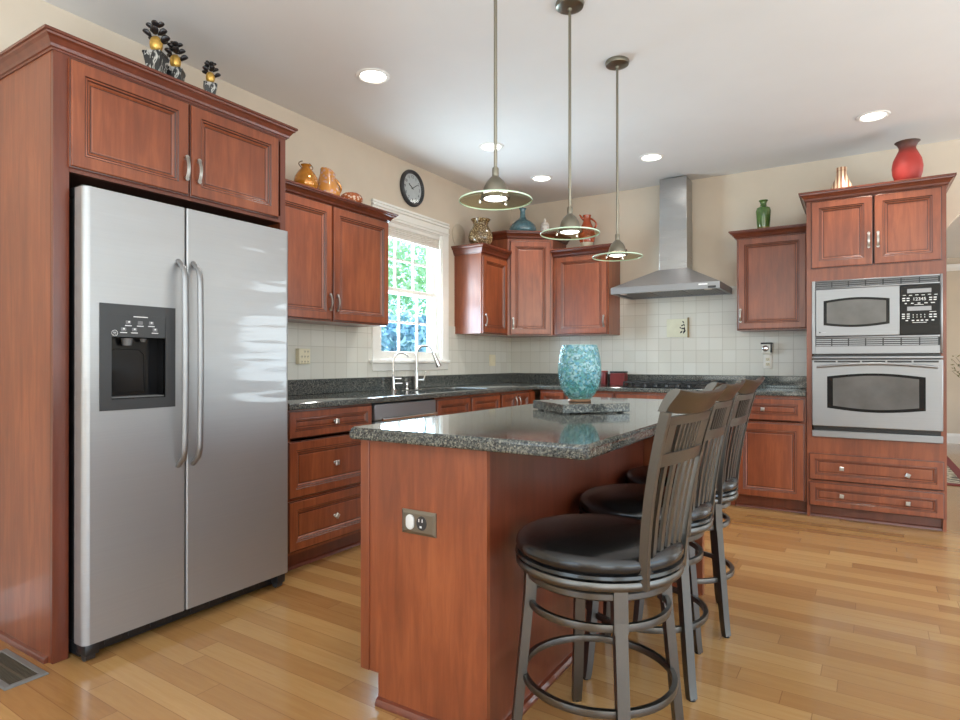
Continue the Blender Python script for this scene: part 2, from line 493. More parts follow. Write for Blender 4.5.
# ================================================================== the room
H = 2.785
XR, YR = 7.6, -9.2
struct('floor', B((-.15, YR-.15, -.1), (9.0, 5.1, 0)), FLOOR, smooth=False)
struct('ceiling', B((-.15, YR-.15, H), (XR+.15, .15, H+.12)), CEIL, smooth=False)
struct('ceiling_dining', B((1.5, .15, 2.58), (9.0, 5.1, 2.70)), CEIL, smooth=False)
WY0, WY1, WZ0, WZ1 = -2.115, -1.275, 1.150, 2.270          # rough opening over the sink
bm = BM()
box(bm, (-.15, YR, 0), (0, WY0, H)); box(bm, (-.15, WY1, 0), (0, .15, H))
box(bm, (-.15, WY0, 0), (0, WY1, WZ0)); box(bm, (-.15, WY0, WZ1), (0, WY1, H))
struct('wall_left', bm, WALL, smooth=False)
# back wall, with an arched opening to the dining room right of the oven tower
ax0, ax1, az, ab = 3.675, 6.15, 1.98, .58
pts = [(-.15, 0), (ax0, 0)]
ac, aa = (ax0+ax1)/2, (ax1-ax0)/2
for i in range(33):
    t = PI - PI*i/32
    pts.append((ac+aa*math.cos(t), az+ab*math.sin(t)))
pts += [(ax1, 0), (XR+.15, 0), (XR+.15, H), (-.15, H)]
struct('wall_back', prism(BM(), pts, 0, .15, axis='y'), WALL, smooth=False)
bm = BM()
box(bm, (XR, YR, 0), (XR+.15, -8.0, H)); box(bm, (XR, -1.2, 0), (XR+.15, 0, H)); box(bm, (XR, -8.0, 0), (XR+.15, -1.2, .2)); box(bm, (XR, -8.0, 2.65), (XR+.15, -1.2, H))
struct('wall_right', bm, WALL, smooth=False)
bm = BM()
box(bm, (0, YR-.15, 0), (.1, YR, H)); box(bm, (7.1, YR-.15, 0), (XR, YR, H)); box(bm, (2.2, YR-.15, .2), (4.75, YR, 2.65)); box(bm, (.1, YR-.15, 0), (7.1, YR, .2)); box(bm, (.1, YR-.15, 2.65), (7.1, YR, H))
struct('wall_rear', bm, WALL, smooth=False)
struct('wall_dining', B((1.5, 4.95, 0), (9.0, 5.1, 2.58)), WALL, smooth=False)
struct('wall_dining_left', B((1.5, .15, 0), (1.65, 4.95, 2.58)), WALL, smooth=False)
bm = BM()
box(bm, (8.85, .15, 0), (9.0, 1.0, 2.58)); box(bm, (8.85, 4.2, 0), (9.0, 4.95, 2.58)); box(bm, (8.85, 1.0, 0), (9.0, 4.2, .4)); box(bm, (8.85, 1.0, 2.4), (9.0, 4.2, 2.58))
struct('wall_dining_right', bm, WALL, smooth=False)
BASEP = [(0, 0), (.016, 0), (.016, .10), (.012, .125), (.006, .14), (0, .14)]
struct('baseboard_dining', sweep(BM(), [(1.65, 4.95), (8.85, 4.95)], BASEP), WHITE)
struct('trim_1', sweep(BM(), [(1.65, 4.95), (8.85, 4.95)], [(0, 2.40), (.03, 2.40), (.05, 2.44), (.06, 2.49), (0, 2.49)]), WHITE)
struct('baseboard_left', sweep(BM(), [(0, YR), (0, -4.625)], BASEP), WHITE)
struct('baseboard_back', sweep(BM(), [(ax1, 0), (XR, 0)], BASEP), WHITE)

# tiled splashbacks behind the worktops
bm = BM()
box(bm, (.0, -3.50, 1.0), (.008, -2.197, 1.46)); box(bm, (.0, -2.197, 1.0), (.008, -1.19, 1.062)); box(bm, (.0, -1.19, 1.0), (.008, -.0, 1.46))
struct('wall_splashback_left', bm, TILE, smooth=False)
bm = BM()
box(bm, (.008, -.008, 1.0), (1.20, 0, 1.46)); box(bm, (1.20, -.008, 1.0), (2.315, 0, 1.80)); box(bm, (2.315, -.008, 1.0), (2.835, 0, 1.46))
struct('wall_splashback_back', bm, TILE, smooth=False)

# ------------------------------------------------------------------ sink window
win = obj('window_1', BM(), WHITE, kind='structure')
bm = win.data
bm2 = BM()
# jambs lining the opening
for a, b in (((-.15, WY0, WZ0), (0.004, WY0+.02, WZ1)), ((-.15, WY1-.02, WZ0), (.004, WY1, WZ1)), ((-.15, WY0+.02, WZ1-.02), (.004, WY1-.02, WZ1)), ((-.15, WY0+.02, WZ0), (.004, WY1-.02, WZ0+.02))):
    box(bm2, a, b)
bm2.to_mesh(win.data); bm2.free()
# casing
bm = BM()
box(bm, (.0, -2.20, 1.145), (.018, -2.105, 2.26), .004); box(bm, (.0, -1.285, 1.145), (.018, -1.188, 2.26), .004)
box(bm, (.0, -2.20, 2.26), (.018, -1.188, 2.362), .003)
box(bm, (.0, -2.20, 2.28), (.026, -1.188, 2.292), .003); box(bm, (.0, -2.20, 2.335), (.03, -1.188, 2.352), .004)
box(bm, (.0, -2.202, 2.362), (.026, -1.186, 2.382), .004)
box(bm, (.0, -2.108, 1.145), (.007, -2.088, 2.26), .002); box(bm, (.0, -1.302, 1.145), (.007, -1.282, 2.26), .002)
obj('casing', bm, WHITE, win)
bm = BM()
box(bm, (.0, -2.232, 1.125), (.045, -1.200, 1.150), .005); box(bm, (.0, -2.20, 1.064), (.016, -1.188, 1.125), .004)
obj('sill', bm, WHITE, win)
def sash(name, x, z0, z1, rows, pane):
    y0, y1 = WY0+.02, WY1-.02
    s = BM(); f = .042
    box(s, (x-.018, y0, z0), (x+.018, y0+f, z1), .003); box(s, (x-.018, y1-f, z0), (x+.018, y1, z1), .003)
    box(s, (x-.018, y0+f, z0), (x+.018, y1-f, z0+f+.008), .003); box(s, (x-.018, y0+f, z1-.032), (x+.018, y1-f, z1), .003)
    gy0, gy1, gz0, gz1 = y0+f, y1-f, z0+f+.008, z1-.032
    for i in (1, 2):
        yy = gy0+(gy1-gy0)*i/3; box(s, (x-.011, yy-.009, gz0), (x+.011, yy+.009, gz1), .003)
    for i in range(1, rows):
        zz = gz0+(gz1-gz0)*i/rows; box(s, (x-.010, gy0, zz-.009), (x+.010, gy1, zz+.009), .003)
    o = obj(name, s, WHITE, win)
    g = BM(); vs_ = [g.verts.new((x, yy, zz)) for yy, zz in ((gy0, gz0), (gy1, gz0), (gy1, gz1), (gy0, gz1))]; g.faces.new(vs_)
    obj('pane', g, pane, o, smooth=False)
sash('upper_sash', -.085, 1.695, 2.250, 2, PANE)
sash('lower_sash', -.045, 1.170, 1.735, 2, PANE_SCREEN)
# raised cellular blind under the window head
t = thing('window_blind', 'raised white pleated blind bunched at the top of the sink window', 'blind', (-.01, -1.695, 2.13))
bm = BM(); box(bm, (-.026, -2.09, 2.215), (.002, -1.30, 2.249), .004)
obj('head_rail', bm, WHITE, t)
bm = BM(); prof = [(-.022, 2.215)]
for i in range(7): prof += [(-.004 if i % 2 else -.020, 2.213-i*.010)]
pr = [(-.022, 2.150), (-.004, 2.150)] + [(-.003 if i % 2 else -.010, 2.155+i*.0075) for i in range(8)] + [(-.004, 2.214), (-.022, 2.214)]
obj('pleats', prism(bm, pr, -2.085, -1.305, axis='y'), plain('blind_fabric', srgb(226, 222, 214), .8), t)
bm = BM(); box(bm, (-.026, -2.086, 2.130), (.0, -1.304, 2.150), .004)
obj('bottom_rail', bm, WHITE, t)

# ------------------------------------------------------------------ garden seen through the window
LAWN = plain('lawn_grass', srgb(110, 150, 90), .9, var=.2, nscale=2)
struct('ground_garden', B((-30, -20, -.9), (-.3, 24, -.7)), LAWN, smooth=False)
def tree(name, label, cat, x, y, z0, hh, r, leafm, n, trunk_r, seed):
    t = thing(name, label, cat, (x, y, z0), 'trees and shrubs outside the sink window')
    rnd = random.Random(seed)
    if trunk_r:
        obj('trunk', tube(BM(), [(x, y, z0), (x+.05, y, z0+hh*.3), (x-.05, y+.05, z0+hh*.7)], [trunk_r, trunk_r*.8, trunk_r*.4], 8), plain('bark', srgb(90, 75, 62), .9), t)
    f = BM()
    blobs = [(rnd.uniform(-.55, .55)*r, rnd.uniform(-.55, .55)*r, rnd.uniform(.25, .9)*hh, rnd.uniform(.35, .6)*r) for _ in range(14)]
    for _ in range(n):
        bx_, by_, bz_, br_ = rnd.choice(blobs)
        d = Vector((rnd.gauss(0, 1), rnd.gauss(0, 1), rnd.gauss(0, 1))).normalized()*br_*rnd.uniform(.7, 1.05)
        c = Vector((x+bx_, y+by_, z0+max(.05, bz_+d.z))) + Vector((d.x, d.y, 0))
        s = rnd.uniform(.06, .13)
        u = Vector((rnd.gauss(0, 1), rnd.gauss(0, 1), rnd.gauss(0, 1))).normalized()
        v = u.cross(Vector((rnd.gauss(0, 1), rnd.gauss(0, 1), rnd.gauss(0, 1)))).normalized()
        f.faces.new([f.verts.new(c+q) for q in (u*s, v*s*.5, -u*s, -v*s*.5)])
    obj('foliage', f, leafm, t, smooth=False, fix=False)
def leaf(name, a, b):
    m, nt, bs = new_mat(name)
    f = noise(nt, coords(nt), 3, 4)
    nt.links.new(ramp(nt, f, [(.35, a), (.65, b)]), bs.inputs['Base Color']); bs.inputs['Roughness'].default_value = .5
    return m
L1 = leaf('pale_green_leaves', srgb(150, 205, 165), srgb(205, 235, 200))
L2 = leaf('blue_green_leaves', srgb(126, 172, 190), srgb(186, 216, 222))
tree('garden_tree', 'tall pale green leafy tree beyond the upper sash of the window', 'tree', -9.5, 8.6, -.7, 7.2, 2.8, L1, 6000, .16, 3)
tree('garden_tree', 'pale leafy tree at the right, half hidden by the window frame', 'tree', -8.5, 14.6, -.7, 6.4, 2.6, L1, 4000, .14, 4)
tree('garden_shrub', 'blue green shrub filling the lower sash of the sink window', 'shrub', -4.4, 2.7, -.7, 2.5, 1.2, L2, 6000, 0, 5)
tree('garden_shrub', 'blue green shrub at the right edge of the lower window sash', 'shrub', -5.4, 5.4, -.7, 2.8, 1.3, L2, 6000, 0, 6)

# ================================================================== cabinets
FT = .02
def base_carcass(t, x0, x1, y0, y1, z1, n, u, toe, stile=.035, rails=None, z0=.10):
    """open-topped carcass of panels with a face frame; n = way it faces"""
    bm = BM(); k = .018
    if n is X:
        box(bm, (x0, y0, z0), (x1-FT, y0+k, z1)); box(bm, (x0, y1-k, z0), (x1-FT, y1, z1)); box(bm, (x0, y0+k, z0), (x1-FT, y1-k, z0+k)); box(bm, (x0, y0+k, z0+k), (x0+.008, y1-k, z1))
        obj('carcass', bm, CHERRY, t, smooth=False)
        obj('face_frame', frame_ring(BM(), (x1-FT, y0, z0), Y, X, y1-y0, z1-z0, FT, stile, rails), CHERRY, t, smooth=False)
        obj('toe_kick', B((x1-FT-.065, y0, 0), (x1-FT-.045, y1, z0)), CHERRY_DARK, t, smooth=False)
    else:
        box(bm, (x0, y0+FT, z0), (x0+k, y1, z1)); box(bm, (x1-k, y0+FT, z0), (x1, y1, z1)); box(bm, (x0+k, y0+FT, z0), (x1-k, y1, z0+k)); box(bm, (x0+k, y1-.008, z0+k), (x1-k, y1, z1))
        obj('carcass', bm, CHERRY, t, smooth=False)
        obj('face_frame', frame_ring(BM(), (x0, y0+FT, z0), X, -Y, x1-x0, z1-z0, FT, stile, rails), CHERRY, t, smooth=False)
        obj('toe_kick', B((x0, y0+FT+.045, 0), (x1, y0+FT+.065, z0)), CHERRY_DARK, t, smooth=False)

def front(name, t, P, n, wd, h, frame=.05, hw=None, kn=None, ka=.1):
    """door or drawer front; P = lower-left corner as seen; hw = (along, up) of an upright pull; kn = list of (along, up) knobs"""
    u = Y if n is X else X
    o = obj(name, panel(P, u, n, wd, h, FT, frame), [CHERRY, GROOVE], t, angle=25)
    P = Vector(P)
    if hw: obj('handle', pull(P+u*hw[0]+Z*hw[1]+n*FT, n), PEWTER, o)
    for i, q in enumerate(kn or []): obj('knob', knob(P+u*q[0]+Z*q[1]+n*FT, n, ka if not isinstance(ka, list) else ka[i]), PEWTER, o)
    return o

CT = .878                                                       # underside of the worktops
FX = .588                                                       # carcass face of the left run (fronts 2 cm proud)
# three-drawer base beside the refrigerator
t = thing('drawer_base_cabinet', 'cherry base cabinet with three stacked drawers right beside the refrigerator', 'cabinet', (.3, -3.176, 0), 'cherry base cabinets')
base_carcass(t, .03, FX, -3.512, -2.846, CT, X, Y, True, rails=[(.577, .60), (.28, .30)])
front('drawer', t, (FX, -3.500, .722), X, .645, .148, .042, kn=[(.33, .072)], ka=.12)
front('drawer', t, (FX, -3.500, .402), X, .645, .305, .052, kn=[(.33, .155)], ka=.0)
front('drawer', t, (FX, -3.500, .118), X, .645, .270, .052, kn=[(.33, .135)], ka=.7)
obj('shoe_moulding', sweep(BM(), [(FX-.065, -3.512), (FX-.065, -2.846)], [(0, 0), (.014, 0), (.012, .010), (.006, .018), (0, .02)]), CHERRY_DARK, t)
# dishwasher
t = thing('dishwasher', 'stainless steel dishwasher front under the worktop left of the sink', 'dishwasher', (.3, -2.51, 0))
bm = BM(); box(bm, (.03, -2.838, .10), (FX-.005, -2.190, .868)); obj('body', bm, DARKGREY, t, smooth=False)
obj('door', B((FX-.005, -2.834, .115), (FX+.024, -2.194, .760), .005), STEEL, t)
obj('control_strip', B((FX-.005, -2.834, .766), (FX+.022, -2.194, .866), .005), STEEL, t)
bm = BM()
tube(bm, [(FX+.052, -2.800, .772), (FX+.055, -2.65, .772), (FX+.055, -2.38, .772), (FX+.052, -2.228, .772)], .0095, 10)
for yy in (-2.77, -2.258): tube(bm, [(FX+.022, yy, .772), (FX+.054, yy, .772)], .007, 8)
obj('handle', bm, CHROME, t)
obj('kick_plate', B((FX-.07, -2.838, .0), (FX-.05, -2.190, .10)), BLACK, t)
# sink base
t = thing('sink_base_cabinet', 'cherry sink base cabinet under the window, right of the dishwasher', 'cabinet', (.3, -1.72, 0), 'cherry base cabinets')
base_carcass(t, .03, FX, -2.182, -1.262, CT, X, Y, True, rails=[(.565, .585)])
for y0 in (-2.172, -1.716):
    front('drawer_front', t, (FX, y0, .700), X, .442, .160, .042)
    front('door', t, (FX, y0, .118), X, .442, .565, .052, hw=(.40 if y0 < -2 else .04, .47))
# two narrow doors by the corner
t = thing('corner_base_cabinet', 'narrow two-door cherry base cabinet at the room corner right of the sink', 'cabinet', (.3, -.95, 0), 'cherry base cabinets')
base_carcass(t, .03, FX, -1.254, -.632, CT, X, Y, True, stile=.02)
front('door', t, (FX, -1.244, .118), X, .252, .742, .045, hw=(.222, .66))
front('door', t, (FX, -.986, .118), X, .252, .742, .045, hw=(.030, .66))
obj('filler_strip', B((FX, -.728, .118), (FX+.018, -.634, .86)), CHERRY, t, smooth=False)
# back run
FY = -.612
t = thing('base_cabinet', 'cherry base cabinet on the back wall, first from the corner, behind the glass vase', 'cabinet', (1.0, -.3, 0), 'cherry base cabinets')
base_carcass(t, .65, 1.365, FY, -.03, CT, -Y, X, True, rails=[(.565, .585)])
for x0, w_ in ((.66, .24), (.91, .445)):
    front('drawer', t, (x0, FY, .700), -Y, w_, .160, .042, kn=[(w_/2, .08)])
    front('door', t, (x0, FY, .118), -Y, w_, .565, .052, hw=(w_-.035, .47))
t = thing('cooktop_base_cabinet', 'cherry base cabinet under the gas cooktop behind the island', 'cabinet', (1.85, -.3, 0), 'cherry base cabinets')
base_carcass(t, 1.37, 2.335, FY, -.03, CT, -Y, X, True, rails=[(.565, .585)])
for x0 in (1.382, 1.858):
    front('drawer_front', t, (x0, FY, .700), -Y, .465, .160, .042, kn=[(.232, .08)])
    front('door', t, (x0, FY, .118), -Y, .465, .565, .052, hw=(.425 if x0 < 1.5 else .04, .47))
t = thing('base_cabinet', 'cherry base cabinet with one drawer over one door, left of the oven tower', 'cabinet', (2.59, -.3, 0), 'cherry base cabinets')
base_carcass(t, 2.340, 2.832, FY, -.03, CT, -Y, X, True, rails=[(.555, .580)])
front('drawer', t, (2.352, FY, .690), -Y, .468, .168, .045, kn=[(.19, .085)], ka=.05)
front('door', t, (2.352, FY, .104), -Y, .468, .566, .055)
obj('shoe_moulding', sweep(BM(), [(2.340, FY+.065), (2.832, FY+.065)], [(0, 0), (.014, 0), (.012, .010), (.006, .018), (0, .02)]), CHERRY_DARK, t)

# ------------------------------------------------------------------ perimeter worktop with a sink cut-out
def slab_with_hole(outer, hole, z0, z1, bev):
    bm = BM()
    vo = [bm.verts.new((p[0], p[1], z1)) for p in outer]; eo = [bm.edges.new((vo[i], vo[(i+1) % len(vo)])) for i in range(len(vo))]
    vh = [bm.verts.new((p[0], p[1], z1)) for p in hole]; eh = [bm.edges.new((vh[i], vh[(i+1) % len(vh)])) for i in range(len(vh))]
    bmesh.ops.triangle_fill(bm, edges=eo+eh, use_beauty=True)
    top = bm.faces[:]
    ex = bmesh.ops.extrude_face_region(bm, geom=top)
    vv = [g for g in ex['geom'] if isinstance(g, bmesh.types.BMVert)]
    bmesh.ops.translate(bm, verts=vv, vec=(0, 0, z0-z1))
    bm.edges.ensure_lookup_table()
    bmesh.ops.recalc_face_normals(bm, faces=bm.faces[:])
    es = [e for e in bm.edges if len(e.link_faces) == 2 and e.calc_face_angle(0) > 1.0 and abs(e.verts[0].co.z-e.verts[1].co.z) < 1e-5]
    bmesh.ops.bevel(bm, geom=es, offset=bev, segments=3, profile=.5, affect='EDGES')
    return bm
def rrect(x0, x1, y0, y1, r, k=5):
    p = []
    for cx, cy, a0 in ((x1-r, y1-r, 0), (x0+r, y1-r, 90), (x0+r, y0+r, 180), (x1-r, y0+r, 270)):
        for i in range(k+1):
            a = R(a0+90*i/k); p.append((cx+r*math.cos(a), cy+r*math.sin(a)))
    return p
t = thing('granite_worktop', 'dark speckled granite worktop along the window wall and back wall', 'worktop', (.3, -.3, CT))
outer = [(.002, -3.514), (.628, -3.514), (.628, -.640), (2.830, -.640), (2.830, -.002), (.002, -.002)]
obj('slab', slab_with_hole(outer, rrect(.145, .535, -2.05, -1.30, .05), CT, .914, .008), GRANITE, t)
bm = BM(); box(bm, (.009, -3.512, .9145), (.029, -.030, 1.016), .003); box(bm, (.009, -.030, .9145), (2.830, -.010, 1.016), .003)
obj('upstand', bm, GRANITE, t)
# sink
t = thing('kitchen_sink', 'stainless steel sink bowl set under the granite below the window', 'sink', (.34, -1.64, .70))
def bowl(x0, x1, y0, y1, zt, zb):
    bm = BM(); rs = []
    for ins, z, r in ((-.006, zt, .055), (.0, zt-.002, .05), (.006, zb+.05, .05), (.02, zb+.012, .06), (.05, zb, .06)):
        rs.append([bm.verts.new((p[0], p[1], z)) for p in rrect(x0+ins, x1-ins, y0+ins, y1-ins, r)])
    for a, b in zip(rs, rs[1:]):
        m_ = len(a)
        for k in range(m_): bm.faces.new((a[k], a[(k+1) % m_], b[(k+1) % m_], b[k]))
    bm.faces.new(rs[-1]); return bm
obj('bowl', bowl(.145, .535, -2.05, -1.30, CT-.003, .70), STEEL, t)
obj('drain', lathe(BM(), [(0, .004), (.03, .004), (.042, .001), (.045, -.004)], (.34, -1.64, .702), 24), CHROME, t)
# main tap: tall gooseneck with pull-down spray, lever on the side
fx, fy = .075, -1.735
t = thing('kitchen_faucet', 'tall chrome gooseneck faucet with pull-down spray head in front of the window', 'faucet', (fx, fy, .9145))
bm = lathe(BM(), [(0, 0), (.028, 0), (.028, .006), (.021, .012), (.019, .06), (.017, .10), (.0135, .14), (.0125, .15)], (fx, fy, .9145), 20)
obj('base', bm, CHROME, t)
d = Vector((.72, .69, 0))
c0 = Vector((fx, fy, 0)); pts = [c0+Z*z for z in (1.06, 1.12, 1.18)]
rr = .070
for i in range(1, 12):
    a = PI*i/12*1.0
    pts.append(c0 + d*(rr-rr*math.cos(a)) + Z*(1.195+rr*1.05*math.sin(a)))
obj('spout', tube(BM(), pts, .0115, 12), CHROME, t)
e = pts[-1]; dr = (pts[-1]-pts[-2]).normalized(); dr = (-Z + d*.42).normalized()
obj('spray_head', tube(BM(), [e, e+dr*.02, e+dr*.05, e+dr*.125, e+dr*.13], [.0125, .0145, .0155, .0235, .018], 16), CHROME, t)
bm = tube(BM(), [(fx+.008, fy+.010, .985), (fx+.03, fy+.05, .985)], .009, 12)
tube(bm, [(fx+.03, fy+.05, .980), (fx+.034, fy+.058, .995), (fx+.036, fy+.085, 1.055)], [.008, .007, .005], 10)
obj('lever', bm, CHROME, t)
# filtered water tap
fx, fy = .075, -2.025
t = thing('filter_faucet', 'slim chrome gooseneck filtered-water faucet left of the main faucet', 'faucet', (fx, fy, .9145))
obj('base', lathe(BM(), [(0, 0), (.024, 0), (.022, .008), (.013, .016), (.012, .10), (.008, .115), (.006, .12)], (fx, fy, .9145), 18), CHROME, t)
pts = [Vector((fx, fy, z)) for z in (1.02, 1.08, 1.14)]; rr = .062
for i in range(1, 12):
    a = PI*i/12*.92; pts.append(Vector((fx, fy, 0)) + d*(rr-rr*math.cos(a)) + Z*(1.142+rr*math.sin(a)))
obj('spout', tube(BM(), pts, .0052, 10), CHROME, t)
bm = tube(BM(), [(fx, fy, 1.003), (fx+.03, fy+.058, 1.003)], .0055, 10); tube(bm, [(fx, fy, .965), (fx+.03, fy+.07, .965)], .006, 10)
obj('lever', bm, CHROME, t)
t = single('soap_pump', lathe(BM(), [(0, 0), (.018, 0), (.016, .006), (.009, .012), (.009, .03), (.014, .034), (.014, .052), (.010, .058), (0, .058)], (.085, -1.872, .9145), 18), CHROME,
           'short chrome pump stub on the worktop between the two faucets', 'soap pump', (.085, -1.872, .9145))

# ------------------------------------------------------------------ wall cabinets
def wall_cab(name, label, poly, z0, z1, loc, crown_path, cz0, cz1, k=1.0):
    t = thing(name, label, 'cabinet', loc, 'cherry wall cabinets')
    obj('carcass', prism(BM(), poly, z0, z1), CHERRY, t, smooth=False)
    obj('crown_moulding', crown(crown_path, cz0, cz1, k), CHERRY_DARK, t)
    return t
UZ = 1.392
cx = .289
t = wall_cab('wall_cabinet', 'two-door cherry wall cabinet between the refrigerator and the window', [(.0, -3.512), (cx, -3.512), (cx, -2.345), (.0, -2.345)], UZ, 2.19, (.15, -2.92, UZ),
             [(cx, -3.512), (cx, -2.345), (.0, -2.345)], 2.137, 2.196)
front('door', t, (cx, -3.500, UZ+.006), X, .600, .735, .055, hw=(.575, .115))
front('door', t, (cx, -2.888, UZ+.006), X, .538, .735, .055, hw=(.026, .115))
t = wall_cab('wall_cabinet', 'narrow single-door cherry wall cabinet right of the window', [(.0, -1.072), (cx, -1.072), (cx, -.600), (.0, -.600)], UZ, 2.187, (.15, -.83, UZ),
             [(.0, -1.072), (cx, -1.072), (cx, -.600)], 2.112, 2.192)
front('door', t, (cx, -1.062, UZ+.006), X, .44, .700, .052, hw=(.028, .115))
a, b = Vector((.295, -.598, 0)), Vector((.642, -.325, 0)); u = (b-a).normalized(); n = Vector((u.y, -u.x, 0))
t = wall_cab('corner_wall_cabinet', 'tallest wall cabinet, set diagonally across the room corner', [(.0, -.598), (.295, -.598), (.642, -.325), (.642, 0), (0, 0)], UZ, 2.385, (.25, -.25, UZ),
             [(.0, -.598), (.295, -.598), (.642, -.325), (.642, 0)], 2.322, 2.392)
L_ = (b-a).length
o = obj('door', panel(a+u*.022+Z*(UZ+.006), u, n, L_-.044, .900, FT, .055), [CHERRY, GROOVE], t, angle=25)
obj('handle', pull(a+u*.05+Z*1.505+n*FT, n), PEWTER, o)
cy = -.313
t = wall_cab('wall_cabinet', 'single-door cherry wall cabinet between the corner cabinet and the range hood', [(.645, cy), (1.207, cy), (1.207, 0), (.645, 0)], UZ, 2.208, (.93, -.15, UZ),
             [(.645, cy), (1.207, cy), (1.207, 0)], 2.146, 2.214, 1.25)
front('door', t, (.682, cy, UZ+.006), -Y, .512, .745, .055, hw=(.484, .115))
t = wall_cab('wall_cabinet', 'single-door cherry wall cabinet between the range hood and the oven tower', [(2.308, cy), (2.832, cy), (2.832, 0), (2.308, 0)], UZ, 2.200, (2.57, -.15, UZ),
             [(2.308, 0), (2.308, cy), (2.832, cy)], 2.150, 2.208)
front('door', t, (2.318, cy, UZ+.006), -Y, .500, .745, .055, hw=(.022, .115))

# ------------------------------------------------------------------ refrigerator surround
t = thing('refrigerator_cabinet', 'tall cherry surround with two doors above the refrigerator at far left', 'cabinet', (.3, -4.06, 0), None)
ex, y0, y1 = .597, -4.602, -3.516
obj('side_panel', B((.0, y0, 0), (ex-.02, y0+.02, 2.365)), CHERRY, t, smooth=False)
obj('side_panel', B((.0, y1-.02, 0), (ex-.02, y1, 2.365)), CHERRY, t, smooth=False)
bm = BM(); box(bm, (ex-.02, y0, 0), (ex, y0+.056, 2.32), .002); box(bm, (ex-.02, y1-.034, 0), (ex, y1, 2.32), .002); box(bm, (ex-.02, y0+.056, 2.285), (ex, y1-.034, 2.32)); box(bm, (ex-.02, y0+.056, 1.862), (ex, y1-.034, 1.895))
obj('face_frame', bm, CHERRY_DARK, t)
bm = BM(); box(bm, (.0, y0+.02, 1.862), (ex-.02, y1-.02, 1.880)); box(bm, (.0, y0+.02, 2.345), (ex-.02, y1-.02, 2.363)); box(bm, (.0, y0+.02, 1.88), (.01, y1-.02, 2.345))
obj('top_box', bm, CABIN, t, smooth=False)
front('door', t, (ex, -4.552, 1.878), X, .484, .416, .055, hw=(.465, .118))
front('door', t, (ex, -4.062, 1.878), X, .490, .416, .055, hw=(.034, .118))
obj('crown_moulding', crown([(.0, y0), (ex, y0), (ex, y1), (.34, y1)], 2.306, 2.368, .80), CHERRY_DARK, t)
obj('shoe_moulding', sweep(BM(), [(.0, y0), (ex-.03, y0)], [(0, 0), (.016, 0), (.015, .008), (.010, .018), (0, .022)]), CHERRY_DARK, t)

# ------------------------------------------------------------------ refrigerator
t = thing('refrigerator', 'stainless steel side-by-side refrigerator with ice and water dispenser', 'refrigerator', (.35, -4.08, 0))
fy0, fy1, fs, fz0, fz1 = -4.543, -3.580, -4.1375, .066, 1.796
fx0, fx1 = .632, .702
obj('body', B((.03, fy0+.012, .03), (fx0-.006, fy1-.012, 1.770), .004), BLACK, t)
obj('door_gasket', B((fx0-.006, fy0+.02, fz0+.01), (fx0, fy1-.02, fz1-.02)), BLACK, t, smooth=False)
def fridge_door(name, ya, yb, hole=None, ra=.022, rb=.007):
    # plan section with softly rounded front edges; a rectangular cut-out for the dispenser
    bm = BM(); Q = (0, 18, 36, 54, 72, 90)
    cols = [(ya+ra*(1-math.cos(R(q))), fx1-ra+ra*math.sin(R(q))) for q in Q]
    cole = [(yb-rb*(1-math.cos(R(q))), fx1-rb+rb*math.sin(R(q))) for q in Q[::-1]]
    zs = [fz0, fz1]
    mid = []
    if hole: mid = [(hole[0], fx1), (hole[1], fx1)]; zs = [fz0, hole[2], hole[3], fz1]
    row = cols + mid + cole
    g = [[bm.verts.new((x_, y_, z_)) for y_, x_ in row] for z_ in zs]
    for j in range(len(zs)-1):
        for i in range(len(row)-1):
            if hole and j == 1 and abs(row[i][0]-hole[0]) < 1e-6 and abs(row[i+1][0]-hole[1]) < 1e-6: continue
            bm.faces.new((g[j][i], g[j][i+1], g[j+1][i+1], g[j+1][i]))
    bk = [[bm.verts.new((fx0, y_, z_)) for y_ in (ya, yb)] for z_ in (fz0, fz1)]
    bm.faces.new((bk[0][0], bk[1][0], bk[1][1], bk[0][1]))
    bm.faces.new([bk[0][0]] + [g[0][i] for i in range(len(row))] + [bk[0][1]])
    bm.faces.new([bk[1][0]] + [g[-1][i] for i in range(len(row))] + [bk[1][1]])
    bm.faces.new([bk[0][0]] + [g[j][0] for j in range(len(zs))] + [bk[1][0]])
    bm.faces.new([bk[0][1]] + [g[j][-1] for j in range(len(zs))] + [bk[1][1]])
    if hole:
        i0 = len(cols); q = [(1, i0), (1, i0+1), (2, i0+1), (2, i0)]
        inn = [bm.verts.new((fx0+.002, g[j][i].co.y, g[j][i].co.z)) for j, i in q]
        for k in range(4):
            j, i = q[k]; j2, i2 = q[(k+1) % 4]
            bm.faces.new((g[j][i], g[j2][i2], inn[(k+1) % 4], inn[k]))
        bm.faces.new(inn)
    return obj(name, bm, FRIDGE_STEEL, t, angle=20)
dy0, dy1, dz0, dz1 = -4.488, -4.188, .945, 1.360
fd = fridge_door('freezer_door', fy0, fs-.003, (dy0+.02, dy1-.02, dz0+.02, dz1-.02))
rd = fridge_door('refrigerator_door', fs+.003, fy1, None, .007, .018)
def fridge_handle(par, y):
    pts = []
    z0_, z1_ = .690, 1.565
    for i in range(25):
        s = i/24; zz = z0_+(z1_-z0_)*s
        e_ = min(s, 1-s)
        dx = .050*min(1, math.sin(min(e_/.07, 1)*PI/2)) + .006*math.sin(PI*s)
        pts.append((fx1-.002+dx, y, zz))
    sec = [(.013*math.cos(2*PI*k/12), .010*math.sin(2*PI*k/12)) for k in range(12)]
    obj('handle', tube(BM(), pts, 1.0, sec=sec, up=(1, 0, .001)), STEEL, par)
fridge_handle(fd, -4.172); fridge_handle(rd, -4.104)
